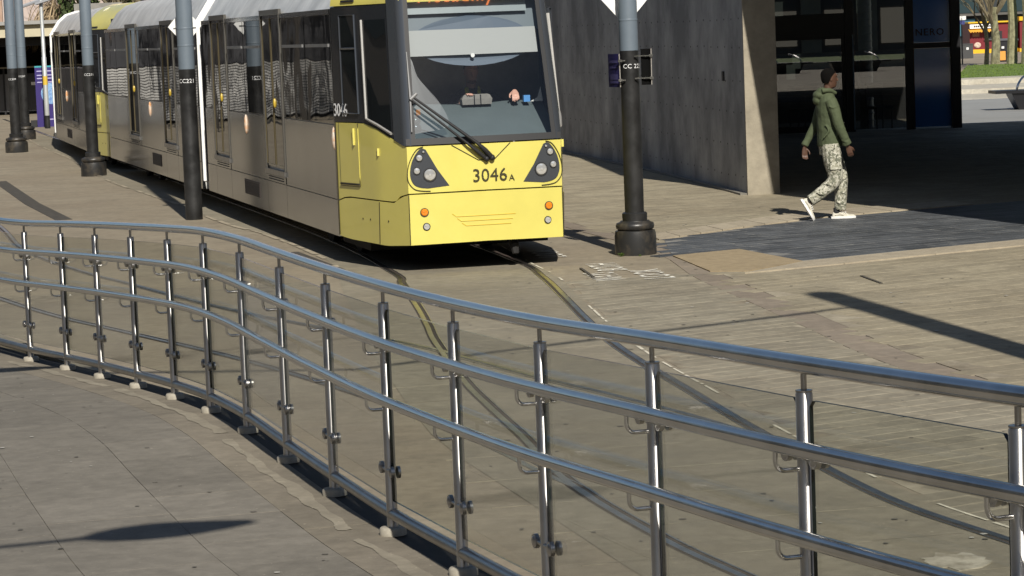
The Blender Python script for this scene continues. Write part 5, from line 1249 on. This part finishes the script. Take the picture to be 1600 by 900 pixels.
# arching shrub, evergreens and bare trees behind the trams
def arching_shrub(x, y, z0, lab, n, seed, rx, h):
    rr = random.Random(seed); t = thing('arching_shrub', lab, 'shrub', (x, y, 0)); mb = MB()
    MB().lathe([(.35, 0), (.28, z0), (.15, z0+.5)], 8).build('trunk', M_BARK, t)
    for k in range(n):
        a = rr.uniform(0, 2*math.pi); L = rr.uniform(.5, 1)*rx; hh = h*rr.uniform(.45, 1)
        p = [(math.cos(a)*L*s+rr.gauss(0, .05), math.sin(a)*L*s*.6, z0+hh*math.sin(math.pi*min(1, s*.85+.08))**.8-.6*s*s*rr.random()) for s in (0, .25, .5, .75, 1)]
        mb.tube(catmull(p, 3), .013*rr.uniform(.6, 1.5), 3)
    mb.build('stems', mat('straw_twig', (.33, .25, .15), .9, var=.35, scale=1.2), t, smooth=0)
arching_shrub(-17.4, 105.5, 2.6, 'tangle of arching straw-coloured twigs above the second tram', 330, 5, 1.5, 1.9)
M_LEAF = mat('evergreen_leaf', (.05, .075, .018), .8, var=.5, scale=1.5, isl=.4); M_LEAF2 = mat('bright_leaf', (.16, .19, .03), .8, var=.4, scale=2, isl=.4)
def leafy(x, y, h, rx, lab, seed, m, n=2200, grp='trees behind the trams', lo=.2, leaf=.14):
    rr = random.Random(seed); t = thing('leafy_tree', lab, 'tree', (x, y, 0), 0, grp); mb = MB()
    MB().tube([(0, 0, 0), (.1, 0, h*.5), (0, 0, h*.9)], [.22, .16, .06], 8).build('trunk', M_BARK, t)
    cl = [(rr.gauss(0, rx*.45), rr.gauss(0, rx*.45), h*rr.uniform(lo, 1)) for _ in range(26)]
    for k in range(n):
        c = rr.choice(cl); p = Vector((c[0]+rr.gauss(0, rx*.2), c[1]+rr.gauss(0, rx*.2), c[2]+rr.gauss(0, rx*.25)))
        e = Euler((rr.uniform(0, 6), rr.uniform(0, 6), rr.uniform(0, 6))).to_matrix(); s = leaf*rr.uniform(.6, 1.3)
        mb.add([p+e @ Vector(q)*s for q in ((-1, 0, 0), (0, -.5, 0), (1, 0, .1), (0, .5, 0))], [(0, 1, 2, 3)])
    mb.build('crown', m, t, smooth=0)
leafy(-16.3, 104, 8, .9, 'dark ivy-covered tree beside the pole in front of the second cab', 11, M_LEAF)
leafy(-14.9, 107, 8, .7, 'dark green tree rising over the yellow roof of the second tram', 12, M_LEAF)
leafy(-13.2, 106, 7, 1.0, 'dark green tree behind the roof boxes of the front tram', 13, M_LEAF)
for k, (x, y) in enumerate(((-15.7, 106), (-14.1, 103), (-12.2, 105), (-9.8, 104))):
    bare_tree(x, y, 9, .2, ['bare tree between the two darkest evergreens on the left', 'bare tree above the gap between the trams', 'bare tree over the roof boxes of the front tram', 'bare tree just left of the front tram roof'][k], 20+k, 3.0, 'bare trees behind the trams', 0, .5)
bp = thing('pale_building', 'pale rendered building glimpsed between the trees above the trams', 'building', (0, 0, 0)); bx(-20.5, 8, 110, 111, 3.2, 14, 'wall', mat('pale_render', (.55, .45, .40), .9, var=.1, scale=.5), bp)
leafy(1.32, 60.5, 4.2, .35, 'sunlit yellow-green bush in the gap between tram and concrete wall', 15, M_LEAF2, 900, 'trees behind the trams', .45, .07)
tag(MB().lathe([(.07, 0), (.07, .9), (.055, .93)], 10, (1.22, 58.6, 0)).build('bollard', mat('bollard_grey', (.30, .29, .26), .7)), 'pale bollard in the gap between tram and concrete wall', 'bollard')
ns = thing('notice_sign', 'small white notice on a post in the gap beside the concrete wall', 'sign', (1.22, 59.4, 0)); bx(-.06, .06, -.02, 0, 1.65, 2.08, 'plate', M_WHITE, ns); MB().tube([(0, .02, 0), (0, .02, 2.05)], .02, 6).build('post', M_POLEG, ns)

# ================================================================== SURROUNDINGS SEEN IN REFLECTIONS ONLY
def ribbed(name, lab, x0, x1, y, z0, z1, n, m):
    t = thing(name, lab, 'building', (0, 0, 0)); bx(x0, x1, y, y+10, 0, z1, 'wall', mat('office_dark', (.05, .05, .055), .5), t)
    for k in range(n): z = z0+(z1-z0)*k/n; bx(x0, x1, y-.25, y-.005, z, z+(z1-z0)/n*.72, 'louvre', m, t)
    bx(x0, x1, y-.3, y-.005, z1+.01, z1+6, 'upper_wall', mat('office_dark', (.05, .05, .055), .5), t)
    return t
ribbed('louvred_office', 'white louvred office across the street, out of view at left, mirrored in the tram windows', -75, -18, 80, .10, 1.80, 20, mat('louvre_white', (.47, .46, .44), .6, var=.35, scale=.35))
ORD = ['first', 'second', 'third', 'fourth', 'fifth', 'sixth', 'seventh', 'eighth', 'ninth', 'tenth', 'eleventh', 'twelfth', 'thirteenth', 'fourteenth']
for k, x in enumerate((-17.6, -18.7, -19.3, -20.6, -21.4, -22.1, -23.5, -24.4, -26.0, -27.6, -29.5, -32, -36, -41)):
    bare_tree(x, 71+(k*7 % 5)*1.4, 9, .07+.035*(k*5 % 4), 'street tree out of view at left, %s in the row from the canopy' % ORD[k], 40+k, 4.0, 'street trees mirrored in the tram', 0, .4, mat('dark_bark', (.035, .03, .025), .9))
lw = struct(MB().prism([(4, -34), (70, -34), (70, -14), (4, -14)], 0, .28).build('rear_lawn', M_GRASSM, smooth=0)); struct(MB().prism([(4, -13.9), (70, -13.9), (70, -13.2), (4, -13.2)], 0, .34).build('rear_kerb', M_FAR, smooth=0))
for k, (x, y) in enumerate(((12.5, -6), (15.8, -4.5), (19.5, -6.5))): bench(x, y, R(180), '%s black bench behind the camera, mirrored in the cafe glass' % ['nearest', 'middle', 'farthest'][k])
for nm, lab, x0, x1, y0, y1, h in (('city_block', 'tall dark office block behind the camera, mirrored in the steel and the cafe glass', -40, 95, -90, -75, 30), ('side_block', 'brown office block out of view to the left of the ramp', -62, -46, -70, 66, 24), ('side_block', 'brown office block out of view to the right of the plaza', 62, 80, -70, 66, 22)):
    t = thing(nm, lab, 'building', (0, 0, 0)); bx(x0, x1, y0, y1, 0, h, 'wall', mat('office_grey', (.20, .18, .155), .8, var=.15, scale=.1), t)
    if nm == 'city_block':
        for k in range(34): bx(x0+2+4*k-.7, x0+2+4*k+.7, y1+.065, y1+.5, 0, 5.5, 'pier', M_CREAM, t)
        bx(x0, x1, y1+.065, y1+.6, 5.51, 6.3, 'pier_band', M_CREAM, t)
        for k in range(33): bx(x0+3+4*k, x0+5+4*k, y1+.07, y1+.1, .5, 3.0, 'shop_window', mat('lit_shop', (.3, .3, .26), .5, emit=(1, .9, .7, .25)), t)
    for z in range(7 if nm == 'city_block' else 3, h-2, 4):
        if x1-x0 > 50: bx(x0+2, x1-2, y1+.01, y1+.06, z, z+2.0, 'window', M_WIN, t)
        else: bx(x1+.01 if x1 < 0 else x0-.06, x1+.06 if x1 < 0 else x0-.01, y0+2, y1-2, z, z+2.0, 'window', M_WIN, t)

# weeds growing at the pole foot and by the railing
M_WEED = mat('weed_green', (.085, .14, .02), .8, var=.3, scale=30)
def weed(x, y, z, r, n, lab, seed):
    rr = random.Random(seed); mb = MB()
    for k in range(n):
        a = rr.uniform(0, 6.28); d = rr.uniform(.1, 1)*r; h = rr.uniform(.4, 1)*r; b = rr.uniform(-.6, .6)
        p = Vector((d*math.cos(a), d*math.sin(a), h)); q = Vector((math.cos(a+b), math.sin(a+b), .3))*r*.45; t = Vector((-q.y, q.x, 0))*.35
        mb.add([p, p+q*.5+t, p+q, p+q*.5-t], [(0, 1, 2, 3)]); mb.tube([(0, 0, 0), p], .0015, 3)
    tag(mb.build('weed', M_WEED, None, smooth=0, loc=(x, y, z)), lab, 'weed', 'weeds')
weed(-1.17, 14.0, .29, .035, 26, 'small bright weed growing at the ramp edge between two railing posts', 3)
weed(1.20, 28.72, .0, .035, 60, 'low weeds at the left of the plinth of the pole by the tram', 4)
weed(1.40, 28.68, .0, .018, 30, 'tiny weed at the front of the plinth of the pole by the tram', 5)

# trodden gum, stains and litter scraps
rr = random.Random(77); mb = MB(); mb2 = MB()
for k in range(170):
    y = rr.uniform(10, 24); xf = interp(y, [p[1] for p in POSTS[::-1]], [p[0] for p in POSTS[::-1]])-rr.uniform(.4, 3.2); r = rr.uniform(.006, .018); z = zr(y)+.0018
    a0 = rr.uniform(0, 6); n = 7; P = [(xf+r*rr.uniform(.7, 1.2)*math.cos(a0+6.283*q/n), y+r*rr.uniform(.7, 1.2)*math.sin(a0+6.283*q/n), z) for q in range(n)]
    (mb if rr.random() < .7 else mb2).add(P, [tuple(range(n))])
for k in range(240):
    y = rr.uniform(12, 36); x = rr.uniform(-.02*y, .2*y); r = rr.uniform(.007, .022); z = .0145
    if inpoly(x, y, dark_poly) or not inpoly(x, y, plaza_poly): z = .0085
    n = 7; P = [(x+r*rr.uniform(.7, 1.2)*math.cos(6.283*q/n), y+r*rr.uniform(.7, 1.2)*math.sin(6.283*q/n), z) for q in range(n)]
    (mb if rr.random() < .75 else mb2).add(P, [tuple(range(n))])
for nm, b_, m_, lb in (('trodden_gum', mb, mat('gum_dark', (.115, .103, .084), .9), 'dark trodden gum spots scattered over the paving and the ramp'), ('litter_specks', mb2, mat('speck_pale', (.42, .40, .35), .8), 'pale specks of litter scattered over the paving and the ramp')):
    b_.build(nm, m_, None, smooth=0)['kind'] = 'stuff'
